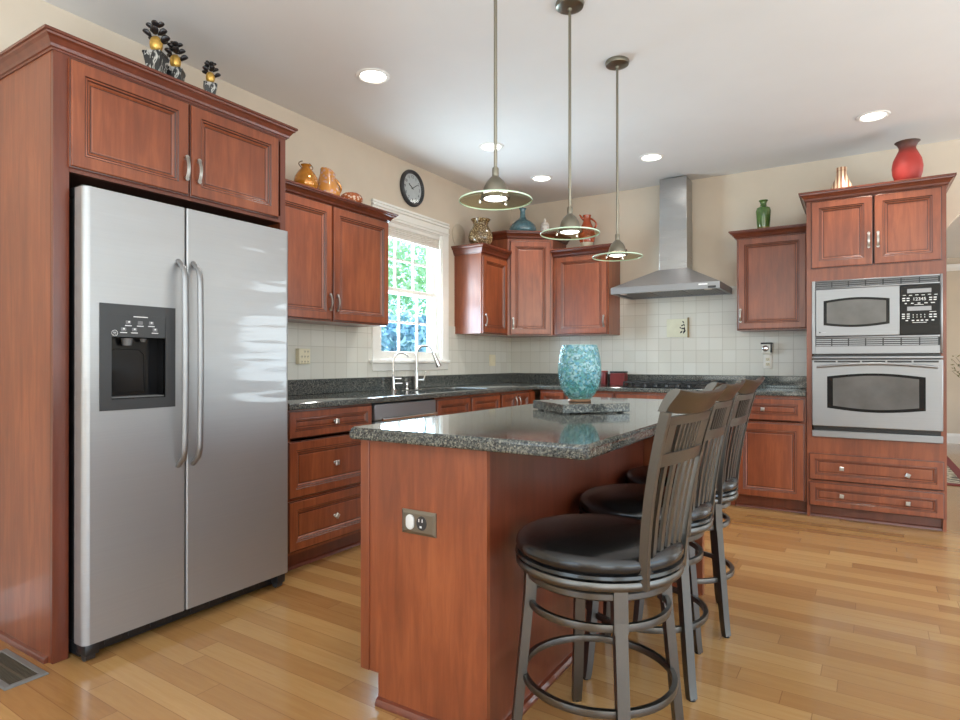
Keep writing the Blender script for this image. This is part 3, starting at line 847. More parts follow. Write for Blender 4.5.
# dispenser
o = obj('dispenser', frame_ring(BM(), (fx1-.012, dy0, dz0), Y, X, dy1-dy0, dz1-dz0, .017, .042), DARKGREY, t, smooth=False)
bm = BM()
iy0, iy1, iz0, iz1 = dy0+.042, dy1-.042, dz0+.042, 1.232
for a_, b_ in (((fx0+.004, iy0, iz0), (fx0+.008, iy1, iz1+.09)), ((fx0+.008, iy0-.004, iz0), (fx1-.002, iy0, iz1+.09)), ((fx0+.008, iy1, iz0), (fx1-.002, iy1+.004, iz1+.09)), ((fx0+.008, iy0, iz0-.004), (fx1+.002, iy1, iz0+.004))): box(bm, a_, b_)
obj('recess', bm, GLASSBLACK, o, smooth=False)
bm = BM(); prism(bm, [(fx1-.004, 1.232), (fx1+.002, 1.232), (fx1+.004, 1.322), (fx1-.004, 1.322)], iy0-.002, iy1+.002, axis='y')
obj('control_panel', bm, DARKGREY, o, smooth=False)
for yy, zz in ((-4.382, 1.290), (-4.335, 1.290), (-4.290, 1.291), (-4.400, 1.262), (-4.358, 1.262), (-4.275, 1.264)):
    obj('button', B((fx1+.002, yy-.010, zz-.007), (fx1+.005, yy+.010, zz+.007), .002), MIDGREY, o)
bm = BM()
for yy, zz in ((-4.382, 1.277), (-4.335, 1.277), (-4.290, 1.278), (-4.400, 1.249), (-4.358, 1.249), (-4.275, 1.251)):
    box(bm, (fx1+.002, yy-.013, zz-.0016), (fx1+.0045, yy+.013, zz+.0016))
box(bm, (fx1+.002, -4.362, 1.312), (fx1+.0048, -4.305, 1.3155))
for yy, zz in ((-4.380, 1.291), (-4.290, 1.292), (-4.400, 1.263), (-4.358, 1.263), (-4.275, 1.265)): box(bm, (fx1+.005, yy-.003, zz-.002), (fx1+.0056, yy+.003, zz+.004))
obj('panel_print', bm, MARK, o, smooth=False)
bm = lathe(BM(), [(.0105, 0), (.0118, 0), (.0118, .0008), (.0105, .0008), (.0105, 0)], (fx1+.0035, -4.434, 1.246), 20, 'x')
tube(bm, [(fx1+.0042, -4.434+q[0]*.001, 1.246+q[1]*.001) for q in ((-1, -1), (-3, 0), (-5, 2), (-5, 5), (-2, 5), (-1, 1), (-3, -5), (-6, -6))], .0006, 5)
tube(bm, [(fx1+.0042, -4.434+q[0]*.001, 1.246+q[1]*.001) for q in ((2, 4), (5, 5), (5, 1), (2, 0), (1, 3), (4, -2), (4, -6), (1, -6))], .0006, 5)
obj('round_emblem', bm, MARK, o)
bm = tube(BM(), [(fx0+.03, -4.365, 1.228), (fx0+.03, -4.365, 1.200)], [.022, .017], 14)
tube(bm, [(fx0+.03, -4.300, 1.228), (fx0+.03, -4.300, 1.215)], [.012, .008], 12)
obj('spout', bm, MIDGREY, o)
pr = []
bm = BM()
for k in range(10):
    s = k/9; pr.append((-4.425+.13*s, 1.165-.045*math.sin(PI*s)*.5))
prism(bm, [(-4.430, iz0+.025), (-4.290, iz0+.025), (-4.290, 1.165), (-4.312, 1.185), (-4.41, 1.185), (-4.430, 1.165)], fx0+.012, fx0+.020, .003, axis='x')
obj('paddle', bm, GLASSBLACK, o)
bm = BM()
box(bm, (fx0+.008, iy0+.004, iz0+.004), (fx1+.001, iy1-.004, iz0+.009), .002)
obj('drip_tray', bm, MIDGREY, o)
bm = BM(); box(bm, (.10, fy0+.01, .012), (fx0+.018, fy1-.006, .068), .004)
for k in range(9): box(bm, (fx0+.018, fy0+.10+k*.09, .026), (fx0+.022, fy0+.165+k*.09, .050), .001)
obj('base_grille', bm, BLACK, t)
for yy in (fy0+.03, fy1-.05):
    bm = BM(); box(bm, (fx0-.01, yy-.022, .022), (fx1-.004, yy+.030, .066), .006); obj('lower_hinge', bm, BLACK, t)
    bm = BM(); tube(bm, [(fx0+.04, yy-.016, .019), (fx0+.04, yy+.018, .019)], .019, 14); obj('roller', bm, DARKGREY, t)
    bm = BM(); box(bm, (fx0-.10, yy-.02, 1.770), (fx0+.035, yy+.022, 1.808), .005); obj('hinge_cover', bm, BLACK, t)

# ------------------------------------------------------------------ oven tower
t = thing('oven_tower_cabinet', 'tall cherry tower holding the microwave and wall oven, right end of the back wall', 'cabinet', (3.245, -.32, 0))
tx0, tx1, ty = 2.8365, 3.655, -.634
bm = BM()
box(bm, (tx0, ty+.02, 0), (tx0+.02, -.002, 2.35)); box(bm, (tx1-.02, ty+.02, .0), (tx1, -.002, 2.35))
obj('side_panel', bm, CHERRY, t, smooth=False)
bm = BM()
for z0_, z1_ in ((.085, .105), (.478, .498), (1.172, 1.182), (1.735, 1.755), (2.33, 2.352)): box(bm, (tx0+.02, ty+.03, z0_), (tx1-.02, -.02, z1_))
box(bm, (tx0+.02, -.02, 0), (tx1-.02, -.004, 2.35)); obj('shelf', bm, CABIN, t, smooth=False)
bm = BM(); sw = .034
box(bm, (tx0, ty, .085), (tx0+sw, ty+.02, 2.32)); box(bm, (tx1-sw, ty, .085), (tx1, ty+.02, 2.32))
for z0_, z1_ in ((.085, .10), (.258, .272), (.470, .590), (1.712, 1.822), (2.295, 2.32)): box(bm, (tx0+sw, ty, z0_), (tx1-sw, ty+.02, z1_))
obj('face_frame', bm, CHERRY, t, smooth=False)
obj('toe_kick', B((tx0+.02, ty+.055, 0), (tx1-.02, ty+.075, .085)), CHERRY_DARK, t, smooth=False)
front('door', t, (2.866, ty, 1.812), -Y, .379, .488, .055, hw=(.355, .172))
front('door', t, (3.251, ty, 1.812), -Y, .379, .488, .055, hw=(.024, .172))
front('drawer', t, (2.852, ty, .278), -Y, .788, .192, .042, kn=[(.205, .096), (.590, .086)], ka=[.05, .4])
front('drawer', t, (2.852, ty, .088), -Y, .788, .172, .042, kn=[(.205, .090), (.590, .086)], ka=[.15, .05])
obj('crown_moulding', crown([(tx0, -.0), (tx0, ty), (tx1, ty), (tx1, 0)], 2.304, 2.370, .88), CHERRY_DARK, t)
obj('shoe_moulding', sweep(BM(), [(tx0+.02, ty+.055), (tx1-.02, ty+.055), (tx1-.02, ty+.075)], [(0, 0), (.016, 0), (.015, .008), (.010, .016), (0, .02)]), CHERRY_DARK, t)
# microwave
ox0, ox1, oy = 2.872, 3.634, ty
t = thing('built_in_microwave', 'stainless built-in microwave with black keypad, above the wall oven', 'microwave', (3.25, -.40, 1.190))
obj('body', B((ox0+.02, ty+.024, 1.205), (ox1-.02, -.15, 1.700)), DARKGREY, t, smooth=False)
bm = BM()
for a_, b_ in (((ox0, oy-.016, 1.192), (ox0+.022, oy-.001, 1.720)), ((ox1-.014, oy-.016, 1.192), (ox1, oy-.001, 1.720)), ((ox0+.022, oy-.016, 1.710), (ox1-.014, oy-.001, 1.720)),
               ((ox0+.022, oy-.016, 1.658), (ox1-.014, oy-.001, 1.668)), ((ox0+.022, oy-.016, 1.192), (ox1-.014, oy-.001, 1.246)), ((ox0+.022, oy-.016, 1.302), (ox1-.014, oy-.001, 1.316))): box(bm, a_, b_, .0015, 1)
obj('trim_frame', bm, STEEL, t)
for z0_, z1_, ns in ((1.668, 1.710, 3), (1.246, 1.302, 4)):
    bm = BM(); box(bm, (ox0+.022, oy-.004, z0_), (ox1-.014, oy-.001, z1_))
    o = obj('vent', bm, BLACK, t, smooth=False)
    bm = BM(); n_ = 7
    for k in range(n_):
        xa = ox0+.026+(ox1-ox0-.044)*k/n_; xb = ox0+.026+(ox1-ox0-.044)*(k+1)/n_-.008
        for j in range(ns):
            zz = z0_+(z1_-z0_)*(j+.5)/ns; box(bm, (xa, oy-.012, zz-.0032), (xb, oy-.004, zz+.0032))
    obj('vent_slats', bm, MIDGREY if ns == 3 else STEEL, o, smooth=False)
def bowed(x0, x1, z0, z1, bow, k=12, c=0):
    """rectangle with gently bowed top and bottom, as (x, z) points"""
    p = [(x0+(x1-x0)*i/k, z0-bow*math.sin(PI*i/k)) for i in range(k+1)]
    return p + [(x1-(x1-x0)*i/k, z1+bow*math.sin(PI*i/k)) for i in range(k+1)]
md = obj('door', B((ox0+.024, oy-.026, 1.318), (3.398, oy-.002, 1.656), .004), STEEL, t)
obj('window_frame', prism(BM(), bowed(2.946, 3.341, 1.398, 1.572, .018), oy-.028, oy-.0255, axis='y'), GLASSBLACK, md, smooth=False)
obj('window', prism(BM(), bowed(2.966, 3.321, 1.412, 1.558, .016), oy-.0290, oy-.0275, axis='y'), OVENGLASS, md, smooth=False)
obj('logo', lathe(BM(), [(0, 0), (.005, 0), (.005, -.0012), (0, -.0012)], (2.922, oy-.026, 1.346), 12, 'y'), BLACK, md)
bm = BM(); box(bm, (2.936, oy-.0268, 1.344), (2.962, oy-.026, 1.348)); obj('logo_lettering', bm, GREYMARK, md, smooth=False)
kp = obj('control_panel', B((3.400, oy-.024, 1.318), (3.620, oy-.002, 1.656), .003), GLASSBLACK, t)
for z0_ in (1.600, 1.480): obj('display', B((3.440, oy-.0255, z0_), (3.572, oy-.024, z0_+.028)), GREYMARK, kp, smooth=False)
bm = BM(); yk = oy-.0252
def dash(x_, z_, w_=.018, h_=.005): box(bm, (x_-w_/2, yk, z_-h_/2), (x_+w_/2, oy-.0235, z_+h_/2))
for k in range(6): dash(3.424+k*.0345, 1.586-.002*(k % 2), .018, .004)
for z_ in (1.565, 1.550):
    for x_ in (3.421, 3.445, 3.568, 3.592): dash(x_, z_, .016, .007)
for x_, w_ in ((3.432, .012), (3.468, .014), (3.505, .016), (3.543, .018), (3.580, .022)): dash(x_, 1.530, w_, .006)
dash(3.505, 1.520, .05, .003); dash(3.505, 1.592+.012, .04, .003)
for z_ in (1.458, 1.444, 1.430):
    for x_ in (3.419, 3.446): dash(x_, z_, .016, .006)
for z_ in (1.452, 1.436):
    for x_ in (3.568, 3.592): dash(x_, z_, .016, .007)
    for k in range(4): dash(3.473+k*.021, z_, .004, .007)
for k, x_ in enumerate((3.438, 3.472, 3.498, 3.521, 3.547, 3.580)): dash(x_, 1.414, .014, .007)
dash(3.58, 1.470, .036, .003); dash(3.508, 1.400, .078, .003)
obj('keypad_print', bm, MARK, kp, smooth=False)
bm = text_bm('12345', .030, (3.507, oy-.024, 1.557), X, Z, -Y, .0012)
obj('keypad_numbers', bm, MARK, kp, smooth=False)
# wall oven
t = thing('wall_oven', 'stainless wall oven with bowed black window, below the microwave', 'oven', (3.25, -.40, .590))
obj('body', B((ox0+.02, ty+.024, .592), (ox1-.02, -.12, 1.165)), DARKGREY, t, smooth=False)
bm = BM(); box(bm, (ox0+.01, oy-.003, .600), (ox1-.01, oy-.001, 1.188)); obj('gap_backing', bm, BLACK, t, smooth=False)
od = obj('door', B((ox0, oy-.034, .672), (ox1, oy-.004, 1.150), .005), STEEL, t)
bm = prism(BM(), bowed(2.968, 3.540, .805, 1.030, .024), oy-.0358, oy-.0335, axis='y')
obj('window_frame', bm, GLASSBLACK, od, smooth=False)
obj('window', prism(BM(), bowed(3.004, 3.504, .822, 1.016, .021), oy-.0366, oy-.0352, axis='y'), OVENGLASS, od, smooth=False)
pts = [(2.905+.70*i/20, oy-.040-.020*math.sin(PI*i/20)**.5, 1.098+.024*math.sin(PI*i/20)) for i in range(21)]
obj('handle', tube(BM(), pts, [.0085]+[.010]*19+[.0085], 12), STEEL, od)
bm = BM(); box(bm, (ox0, oy-.030, 1.158), (ox1, oy-.004, 1.172), .002)
obj('top_trim', bm, STEEL, t)
bm = BM()
for k in range(5): box(bm, (ox0+.014+k*.147, oy-.0352, 1.130), (ox0+.014+k*.147+.136, oy-.0335, 1.142))
obj('door_vent', bm, BLACK, od, smooth=False)
obj('bottom_trim', B((ox0, oy-.028, .592), (ox1, oy-.004, .640), .004), STEEL, t)

# ------------------------------------------------------------------ range hood
t = thing('range_hood', 'stainless chimney range hood on the tiled back wall', 'range hood', (1.76, -.25, 1.725))
hx0, hx1, hy, hz = 1.312, 2.220, -.555, 1.728
c0_, c1_, cyy, hzt = 1.642, 1.884, -.215, 1.958
bm = BM()
def ring4(x0, x1, y, z): return [bm.verts.new(p) for p in ((x0, -.009, z), (x0, y, z), (x1, y, z), (x1, -.009, z))]
rs = [ring4(hx0, hx1, hy, hz), ring4(hx0, hx1, hy, hz+.055), ring4(c0_-.006, c1_+.006, cyy-.006, hzt)]
for a_, b_ in zip(rs, rs[1:]):
    for k in range(4): bm.faces.new((a_[k], a_[(k+1) % 4], b_[(k+1) % 4], b_[k]))
bm.faces.new(rs[-1])
inn = ring4(hx0+.03, hx1-.03, hy+.03, hz); inn[0].co.y = inn[3].co.y = -.03
inn2 = [bm.verts.new(v_.co+Vector((0, 0, .02))) for v_ in inn]
for k in range(4):
    bm.faces.new((rs[0][k], rs[0][(k+1) % 4], inn[(k+1) % 4], inn[k])); bm.faces.new((inn[k], inn[(k+1) % 4], inn2[(k+1) % 4], inn2[k]))
bm.faces.new(inn2)
obj('canopy', bm, STEEL, t, smooth=False)
CHIM = steel('brushed_stainless_chimney', (.40, .40, .40, 1), .28, 'h', .12, .95)
bm = BM(); box(bm, (c0_, cyy, hzt), (c1_, -.002, 2.40), .002); box(bm, (c0_+.003, cyy+.003, 2.40), (c1_-.003, -.002, 2.770), .002)
obj('chimney', bm, CHIM, t)
for k in range(3):
    xa = hx0+.045+k*.275
    fl = obj('filter', B((xa, hy+.075, hz+.006), (xa+.262, -.09, hz+.016), .003), MIDGREY, t)
    bm = BM()
    for j in range(9): box(bm, (xa+.02+j*.025, hy+.09, hz+.002), (xa+.032+j*.025, -.11, hz+.006))
    obj('baffle', bm, STEEL, fl, smooth=False)
for xa in (hx0+.10, hx1-.10): obj('light_lens', lathe(BM(), [(0, 0), (.03, 0), (.032, .004), (0, .004)], (xa, hy+.05, hz-.003), 20), WHITEGLOSS, t)
obj('control_buttons', B((hx1-.092, hy-.004, hz+.004), (hx1-.03, hy+.004, hz+.022), .002), BLACK, t)
obj('nameplate', B((hx1-.165, hy-.0015, hz+.032), (hx1-.095, hy+.001, hz+.044)), MARK, t, smooth=False)

# ------------------------------------------------------------------ gas cooktop
t = thing('gas_cooktop', 'black gas cooktop with cast-iron grates under the range hood', 'cooktop', (1.80, -.33, .9145))
obj('glass_top', B((1.400, -.585, .9145), (2.200, -.075, .924), .004), GLASSBLACK, t)
for (x_, y_, r_) in ((1.54, -.21, .04), (1.54, -.43, .045), (1.80, -.31, .055), (2.05, -.21, .045), (2.05, -.43, .04)):
    o = obj('burner', lathe(BM(), [(0, .002), (r_+.012, .002), (r_+.01, .008), (r_, .010), (r_, .016), (r_-.006, .020), (0, .020)], (x_, y_, .922), 24), BLACKMATTE, t)
for x0_, x1_ in ((1.425, 1.665), (1.680, 1.920), (1.935, 2.175)):
    bm = BM(); zt = .958
    def bar(a_, b_): tube(bm, [a_, b_], 1, sec=[(-.006, -.006), (.006, -.006), (.006, .006), (-.006, .006)])
    for yy in (-.540, -.320, -.105): bar((x0_, yy, zt), (x1_, yy, zt))
    for xx in (x0_, (x0_+x1_)/2, x1_): bar((xx, -.546, zt), (xx, -.099, zt))
    for xx in (x0_, x1_):
        for yy in (-.540, -.320, -.105): bar((xx, yy, .923), (xx, yy, zt))
    obj('grate', bm, BLACKMATTE, t, smooth=False)
for k in range(5): obj('knob', lathe(BM(), [(0, 0), (.018, 0), (.017, .018), (.012, .022), (0, .022)], (1.62+k*.09, -.565, .924), 16), BLACK, t)
# two tins beside it
t = thing('red_tin', 'tall narrow dark red tin on the back worktop just right of the glass vase', 'tin', (1.092, -.12, .9145), 'red tins left of the cooktop')
obj('body', B((1.068, -.16, .9145), (1.116, -.08, 1.036), .006), plain('dark_red_enamel', srgb(120, 42, 40), .3), t)
obj('lid', B((1.066, -.162, 1.036), (1.118, -.078, 1.050), .005), plain('red_enamel', srgb(150, 60, 54), .3), t)
t = thing('red_tin', 'wide dark red tin with black base on the back worktop left of the cooktop', 'tin', (1.235, -.12, .9145), 'red tins left of the cooktop')
obj('body', B((1.165, -.17, .9145), (1.305, -.07, 1.028), .006), bpy.data.materials['dark_red_enamel'], t)
obj('lid', B((1.163, -.172, 1.028), (1.307, -.068, 1.046), .005), BLACK, t)

# ================================================================== island
t = thing('kitchen_island', 'cherry kitchen island body under the granite island top', 'kitchen island', (1.98, -3.1, 0))
ix0, ix1, iy0, iy1 = 1.730, 2.226, -4.148, -2.20
bm = BM()
box(bm, (ix0+.03, iy0+.018, .10), (ix1-.018, iy1, .872)); box(bm, (ix0+.10, iy0+.018, 0), (ix1-.018, iy1, .10))
obj('body', bm, CHERRY, t, smooth=False)
bm = prism(BM(), [(ix0, .10), (ix0+.074, .10), (ix0+.074, 0), (ix1, 0), (ix1, .872), (ix0, .872)], iy0, iy0+.018, axis='y')
obj('end_panel', bm, CHERRY, t, smooth=False)
obj('back_panel', B((ix1-.018, iy0+.018, 0), (ix1, iy1, .872)), CHERRY_DARK, t, smooth=False)
obj('face_frame', B((ix0, iy0+.018, .10), (ix0+.03, iy1, .872)), CHERRY, t, smooth=False)
obj('corner_stile', B((ix0-.002, iy0-.004, .10), (ix0+.036, iy0, .872), .002), CHERRY, t)
nD = 4; wD = (iy1-iy0-.03)/nD
for k in range(nD):
    ya = iy0+.02+k*wD
    o = obj('drawer', panel((ix0, ya+wD-.012, .700), -Y, -X, wD-.012, .160, FT, .042), [CHERRY, GROOVE], t, angle=25)
    obj('knob', knob((ix0-FT, ya+wD/2, .78), -X, .1), PEWTER, o)
    o = obj('door', panel((ix0, ya+wD-.012, .118), -Y, -X, wD-.012, .565, FT, .052), [CHERRY, GROOVE], t, angle=25)
    obj('handle', pull((ix0-FT, ya+wD-.05, .59), -X), PEWTER, o)
SHOE = [(0, 0), (.018, 0), (.017, .009), (.011, .020), (0, .024)]
obj('shoe_moulding', sweep(BM(), [(ix0+.10, iy1), (ix0+.074, iy0), (ix1, iy0), (ix1, iy1)][1:], SHOE), CHERRY_DARK, t)
obj('support_panel', B((ix1, -2.615, 0), (2.516, -2.570, .872), .002), CHERRY, t)
t = thing('island_worktop', 'speckled granite island top with eased edge, carrying the glass vase', 'worktop', (2.13, -3.1, .873))
poly = rrect(1.700, 2.557, -4.188, -2.006, .018, 4)
bm = BM(); rs = []
for ins, z in ((.012, .873), (.003, .876), (0, .882), (.0, .898), (.003, .901), (.0025, .905), (.005, .911), (.010, .9145)):
    x0_, x1_, y0_, y1_ = 1.700+ins, 2.557-ins, -4.188+ins, -2.10-ins
    rs.append([bm.verts.new((p[0], p[1], z)) for p in rrect(x0_, x1_, y0_, y1_, .02, 4)])
for a_, b_ in zip(rs, rs[1:]):
    m_ = len(a_)
    for k in range(m_): bm.faces.new((a_[k], a_[(k+1) % m_], b_[(k+1) % m_], b_[k]))
bm.faces.new(rs[0][::-1]); bm.faces.new(rs[-1])
obj('slab', bm, GRANITE, t)
# outlet on the island end
t = thing('wall_outlet', 'bronze-coloured metal outlet plate on the near end of the island', 'outlet', (1.975, iy0-.001, .585), None)
PLATE = plain('pewter_plate', srgb(120, 112, 100), .35, .7)
bm = BM()
rs = []
for ins, d_ in ((0, 0), (0, .003), (.010, .008)):
    rs.append([bm.verts.new((x_, iy0-d_, z_)) for x_, z_ in ((1.908+ins, .585+ins), (2.043-ins, .585+ins), (2.043-ins, .661-ins), (1.908+ins, .661-ins))])
for a_, b_ in zip(rs, rs[1:]):
    for k in range(4): bm.faces.new((a_[k], a_[(k+1) % 4], b_[(k+1) % 4], b_[k]))
bm.faces.new(rs[0][::-1]); bm.faces.new(rs[-1])
obj('plate', bm, PLATE, t, smooth=False)
bm = prism(BM(), [(1.946+.019*max(-.82, min(.82, math.cos(2*PI*k/24)))*1.0, .624+.024*math.sin(2*PI*k/24)) for k in range(24)], iy0-.013, iy0-.008, .001, axis='y')
obj('plug_cover', bm, plain('pale_grey_plastic', srgb(205, 205, 205), .4), t)
bm = lathe(BM(), [(0, -.010), (.019, -.010), (.020, -.008), (.020, -.006)], (1.990, iy0, .624), 24, 'y', 1.15)
o = obj('socket', bm, DARKGREY, t)
bm = BM(); box(bm, (1.980, iy0-.0112, .628), (1.983, iy0-.0095, .638)); box(bm, (1.993, iy0-.0112, .628), (1.996, iy0-.0095, .638)); box(bm, (1.985, iy0-.0112, .610), (1.992, iy0-.0095, .616))
obj('slots', bm, MARK, o, smooth=False)
# granite board with crackle-glass vase
bc = Vector((2.098, -3.140, 0)); ba = R(50); hs = .158
bu, bv = Vector((math.cos(ba), math.sin(ba), 0)), Vector((-math.sin(ba), math.cos(ba), 0))
bm = prism(BM(), [tuple((bc+bu*sx*hs+bv*sy*hs)[:2]) for sx, sy in ((-1, -1), (1, -1), (1, 1), (-1, 1))], .919, .956, .003)
t = thing('granite_board', 'square dark granite board lying on the island top under the vase', 'serving board', (bc.x, bc.y, .915))
obj('slab', bm, GRANITE, t)
for sx, sy in ((-1, -1), (1, -1), (1, 1), (-1, 1)):
    p = bc+bu*sx*.13+bv*sy*.13
    obj('foot', lathe(BM(), [(0, 0), (.015, 0), (.015, .0045), (0, .0045)], (p.x, p.y, .9147), 12), BLACK, t)
def crackle():
    m, nt, b = new_mat('crackle_glass')
    v = coords(nt)
    vo = N(nt, 'ShaderNodeTexVoronoi', feature='DISTANCE_TO_EDGE'); vo.inputs['Scale'].default_value = 115; nt.links.new(v, vo.inputs['Vector'])
    vc = N(nt, 'ShaderNodeTexVoronoi'); vc.inputs['Scale'].default_value = 115; nt.links.new(v, vc.inputs['Vector'])
    sp = N(nt, 'ShaderNodeSeparateXYZ'); nt.links.new(v, sp.inputs[0])
    mr = N(nt, 'ShaderNodeMapRange'); mr.inputs[1].default_value = .0; mr.inputs[2].default_value = .25; nt.links.new(sp.outputs[2], mr.inputs[0])
    hue = ramp(nt, mr.outputs[0], [(0, srgb(30, 130, 125)), (.2, srgb(70, 160, 155)), (.45, srgb(120, 185, 205)), (1, srgb(150, 195, 210))])
    sep = N(nt, 'ShaderNodeSeparateColor'); nt.links.new(vc.outputs['Color'], sep.inputs[0])
    cell = ramp(nt, sep.outputs[0], [(.15, srgb(50, 105, 110)), (.4, srgb(150, 200, 180)), (.65, srgb(90, 160, 215)), (.85, srgb(240, 250, 250))])
    mx = N(nt, 'ShaderNodeMix', data_type='RGBA'); mx.inputs[0].default_value = .55
    nt.links.new(hue, mx.inputs[6]); nt.links.new(cell, mx.inputs[7])
    nt.links.new(mx.outputs[2], b.inputs['Base Color'])
    b.inputs['Transmission Weight'].default_value = .0
    b.inputs['Roughness'].default_value = .12; b.inputs['Coat Weight'].default_value = .6
    edge = ramp(nt, vo.outputs['Distance'], [(0, (0, 0, 0, 1)), (.12, (1, 1, 1, 1))])
    bump(nt, b, edge, .5, .003)
    tr = N(nt, 'ShaderNodeBsdfTransparent'); nt.links.new(ramp(nt, sep.outputs[1], [(0, srgb(190, 225, 215)), (1, srgb(235, 250, 250))]), tr.inputs[0])
    ms = N(nt, 'ShaderNodeMixShader'); ms.inputs[0].default_value = .44
    out = nt.nodes['Material Output']
    nt.links.new(tr.outputs[0], ms.inputs[1]); nt.links.new(b.outputs[0], ms.inputs[2]); nt.links.new(ms.outputs[0], out.inputs[0])
    return m
t = thing('glass_vase', 'blue green crackle-glass vase standing on the granite board on the island', 'vase', (bc.x, bc.y, .957))
vp = [(0, .012), (.048, .012), (.066, .030), (.084, .062), (.094, .105), (.097, .140), (.094, .180), (.086, .222), (.078, .252), (.0755, .252), (.084, .220), (.0915, .180), (.0945, .140), (.0915, .105), (.081, .064), (.060, .034), (0, .022)]
obj('bowl', lathe(BM(), vp, (bc.x, bc.y, .957), 48), crackle(), t)
obj('foot', lathe(BM(), [(0, 0), (.050, 0), (.052, .004), (.047, .011), (0, .0115)], (bc.x, bc.y, .957), 32), plain('copper_foot', srgb(150, 110, 84), .35, .6), t)

# ================================================================== bar stools
def make_stool():
    t = thing('bar_stool', 'nearest swivel bar stool, black round seat at the near corner of the island', 'stool', (0, 0, 0), 'swivel bar stools along the island')
    sr = .232
    obj('seat', lathe(BM(), [(0, .572), (.195, .572), (.222, .578), (.236, .592), (.240, .606), (.236, .620), (.222, .632), (.190, .641), (.12, .646), (0, .648)], seg=48), LEATHER, t)
    o = obj('seat_piping', lathe(BM(), [(.226, .576), (.236, .572), (.242, .578), (.240, .586), (.230, .588), (.226, .576)], seg=48), LEATHER, t)
    # turned steel ring carrying the seat, swivel below it
    obj('seat_ring', lathe(BM(), [(.205, .546), (.236, .546), (.240, .552), (.240, .562), (.236, .568), (.205, .568), (.205, .546)], seg=48), BRONZE, t)
    obj('swivel', lathe(BM(), [(0, .50), (.09, .50), (.09, .520), (.13, .522), (.13, .546), (0, .546)], seg=32), BLACKMATTE, t)
    obj('leg_ring', lathe(BM(), [(.180, .512), (.207, .512), (.210, .516), (.210, .530), (.207, .534), (.180, .534), (.180, .512)], seg=48), BRONZE, t)
    bm = BM()
    for k in range(2):
        a = PI/4+k*PI/2; c_, s_ = math.cos(a), math.sin(a)
        tube(bm, [(-.19*c_, -.19*s_, .523), (.19*c_, .19*s_, .523)], 1, sec=[(-.012, -.005), (.012, -.005), (.012, .005), (-.012, .005)], up=(0, 0, 1))
    obj('cross_bar', bm, BRONZE, t, smooth=False)
    for k in range(4):
        a = PI/4+k*PI/2; c_, s_ = math.cos(a), math.sin(a)
        pts = [(r_*c_, r_*s_, z_) for r_, z_ in ((.196, .560), (.201, .50), (.210, .40), (.222, .28), (.234, .16), (.243, .07), (.250, .02), (.254, .004))]
        sec = [(-.0165, -.013), (.0165, -.013), (.0165, .013), (-.0165, .013)]
        lg = obj('leg', tube(BM(), pts, [1, 1, 1, 1, .98, .95, .9, .85], sec=sec, up=(c_, s_, .001)), BRONZE, t, angle=30)
        bm = BM(); tube(bm, [(.198*c_, .198*s_, .545), (.203*c_, .203*s_, .430)], 1, sec=[(-.019, -.016), (.019, -.016), (.019, .016), (-.019, .016)], up=(c_, s_, .001))
        obj('bracket', bm, BRONZE, lg, angle=30)
        obj('glide', lathe(BM(), [(0, 0), (.012, 0), (.013, .006), (.010, .010), (0, .010)], (.254*c_, .254*s_, 0), 12), BLACK, lg)
    def hoop(R_, z_, q):
        return lathe(BM(), [(R_-q, z_-.010), (R_+q, z_-.010), (R_+q+.002, z_), (R_+q, z_+.010), (R_-q, z_+.010), (R_-q-.002, z_), (R_-q, z_-.010)], seg=56)
    obj('brace_ring', hoop(.200, .440, .006), BRONZE, t)
    obj('foot_ring', hoop(.216, .226, .007), BRONZE, t)
    # curved back: local +x is behind the sitter
    def bk(yy, zz):
        s = max(0, (zz-.56)/.48)
        return Vector((.206 + .024*s + .070*s*s - .9*yy*yy*(.35+.4*s), yy, zz))
    def wdt(zz): return .122 + .036*max(0, (zz-.56)/.48)
    zs = [.548, .60, .66, .72, .78, .84, .90, .96, 1.012]
    for sg in (-1, 1):
        pts = [bk(sg*wdt(z_), z_) for z_ in zs]
        obj('back_post', tube(BM(), pts, 1, sec=[(-.008, -.012), (.008, -.012), (.008, .012), (-.008, .012)], up=(1, 0, .0)), BRONZE, t, angle=30)
    def rail(name, z0_, z1_, th, over=0, roll=False):
        bm = BM(); cols = []
        n_ = 14
        for i in range(n_+1):
            f = -1+2*i/n_; ring = []
            if roll: sec = [(-.012, z0_), (.010, z0_), (.014, z0_+.016), (.020, z0_+.028), (.034, z1_-.004), (.038, z1_+.004), (.026, z1_+.008), (.006, z1_-.002), (-.008, z0_+.022)]
            else: sec = [(-th/2, z0_), (th/2, z0_), (th/2, z1_), (-th/2, z1_)]
            for dx, z_ in sec:
                yy = f*(wdt(min(z_, 1.02))+over); p = bk(yy, min(z_, 1.03)); p.z = z_ + (.012*abs(f)**2.5 if roll else 0); p.x += dx
                ring.append(bm.verts.new(p))
            cols.append(ring)
        m_ = len(cols[0])
        for a_, b_ in zip(cols, cols[1:]):
            for k in range(m_): bm.faces.new((a_[k], a_[(k+1) % m_], b_[(k+1) % m_], b_[k]))
        bm.faces.new(cols[0]); bm.faces.new(cols[-1][::-1])
        return obj(name, bm, BRONZE, t, angle=40)
    rail('top_rail', 1.000, 1.050, .02, .012, True)
    rail('upper_rail', .975, .998, .014)
    rail('middle_rail', .868, .902, .016)
    rail('lower_rail', .572, .602, .016)
    def slats(n_, z0_, z1_, hw, k_):
        for i in range(n_):
            f = -k_+2*k_*i/(n_-1)
            zz = [z0_+(z1_-z0_)*j/6 for j in range(7)]
            obj('slat', tube(BM(), [bk(f*wdt(z_), z_) for z_ in zz], 1, sec=[(-hw, -.004), (hw, -.004), (hw, .004), (-hw, .004)], up=(1, 0, 0)), BRONZE, t, smooth=False)
    slats(5, .598, .872, .010, .66)
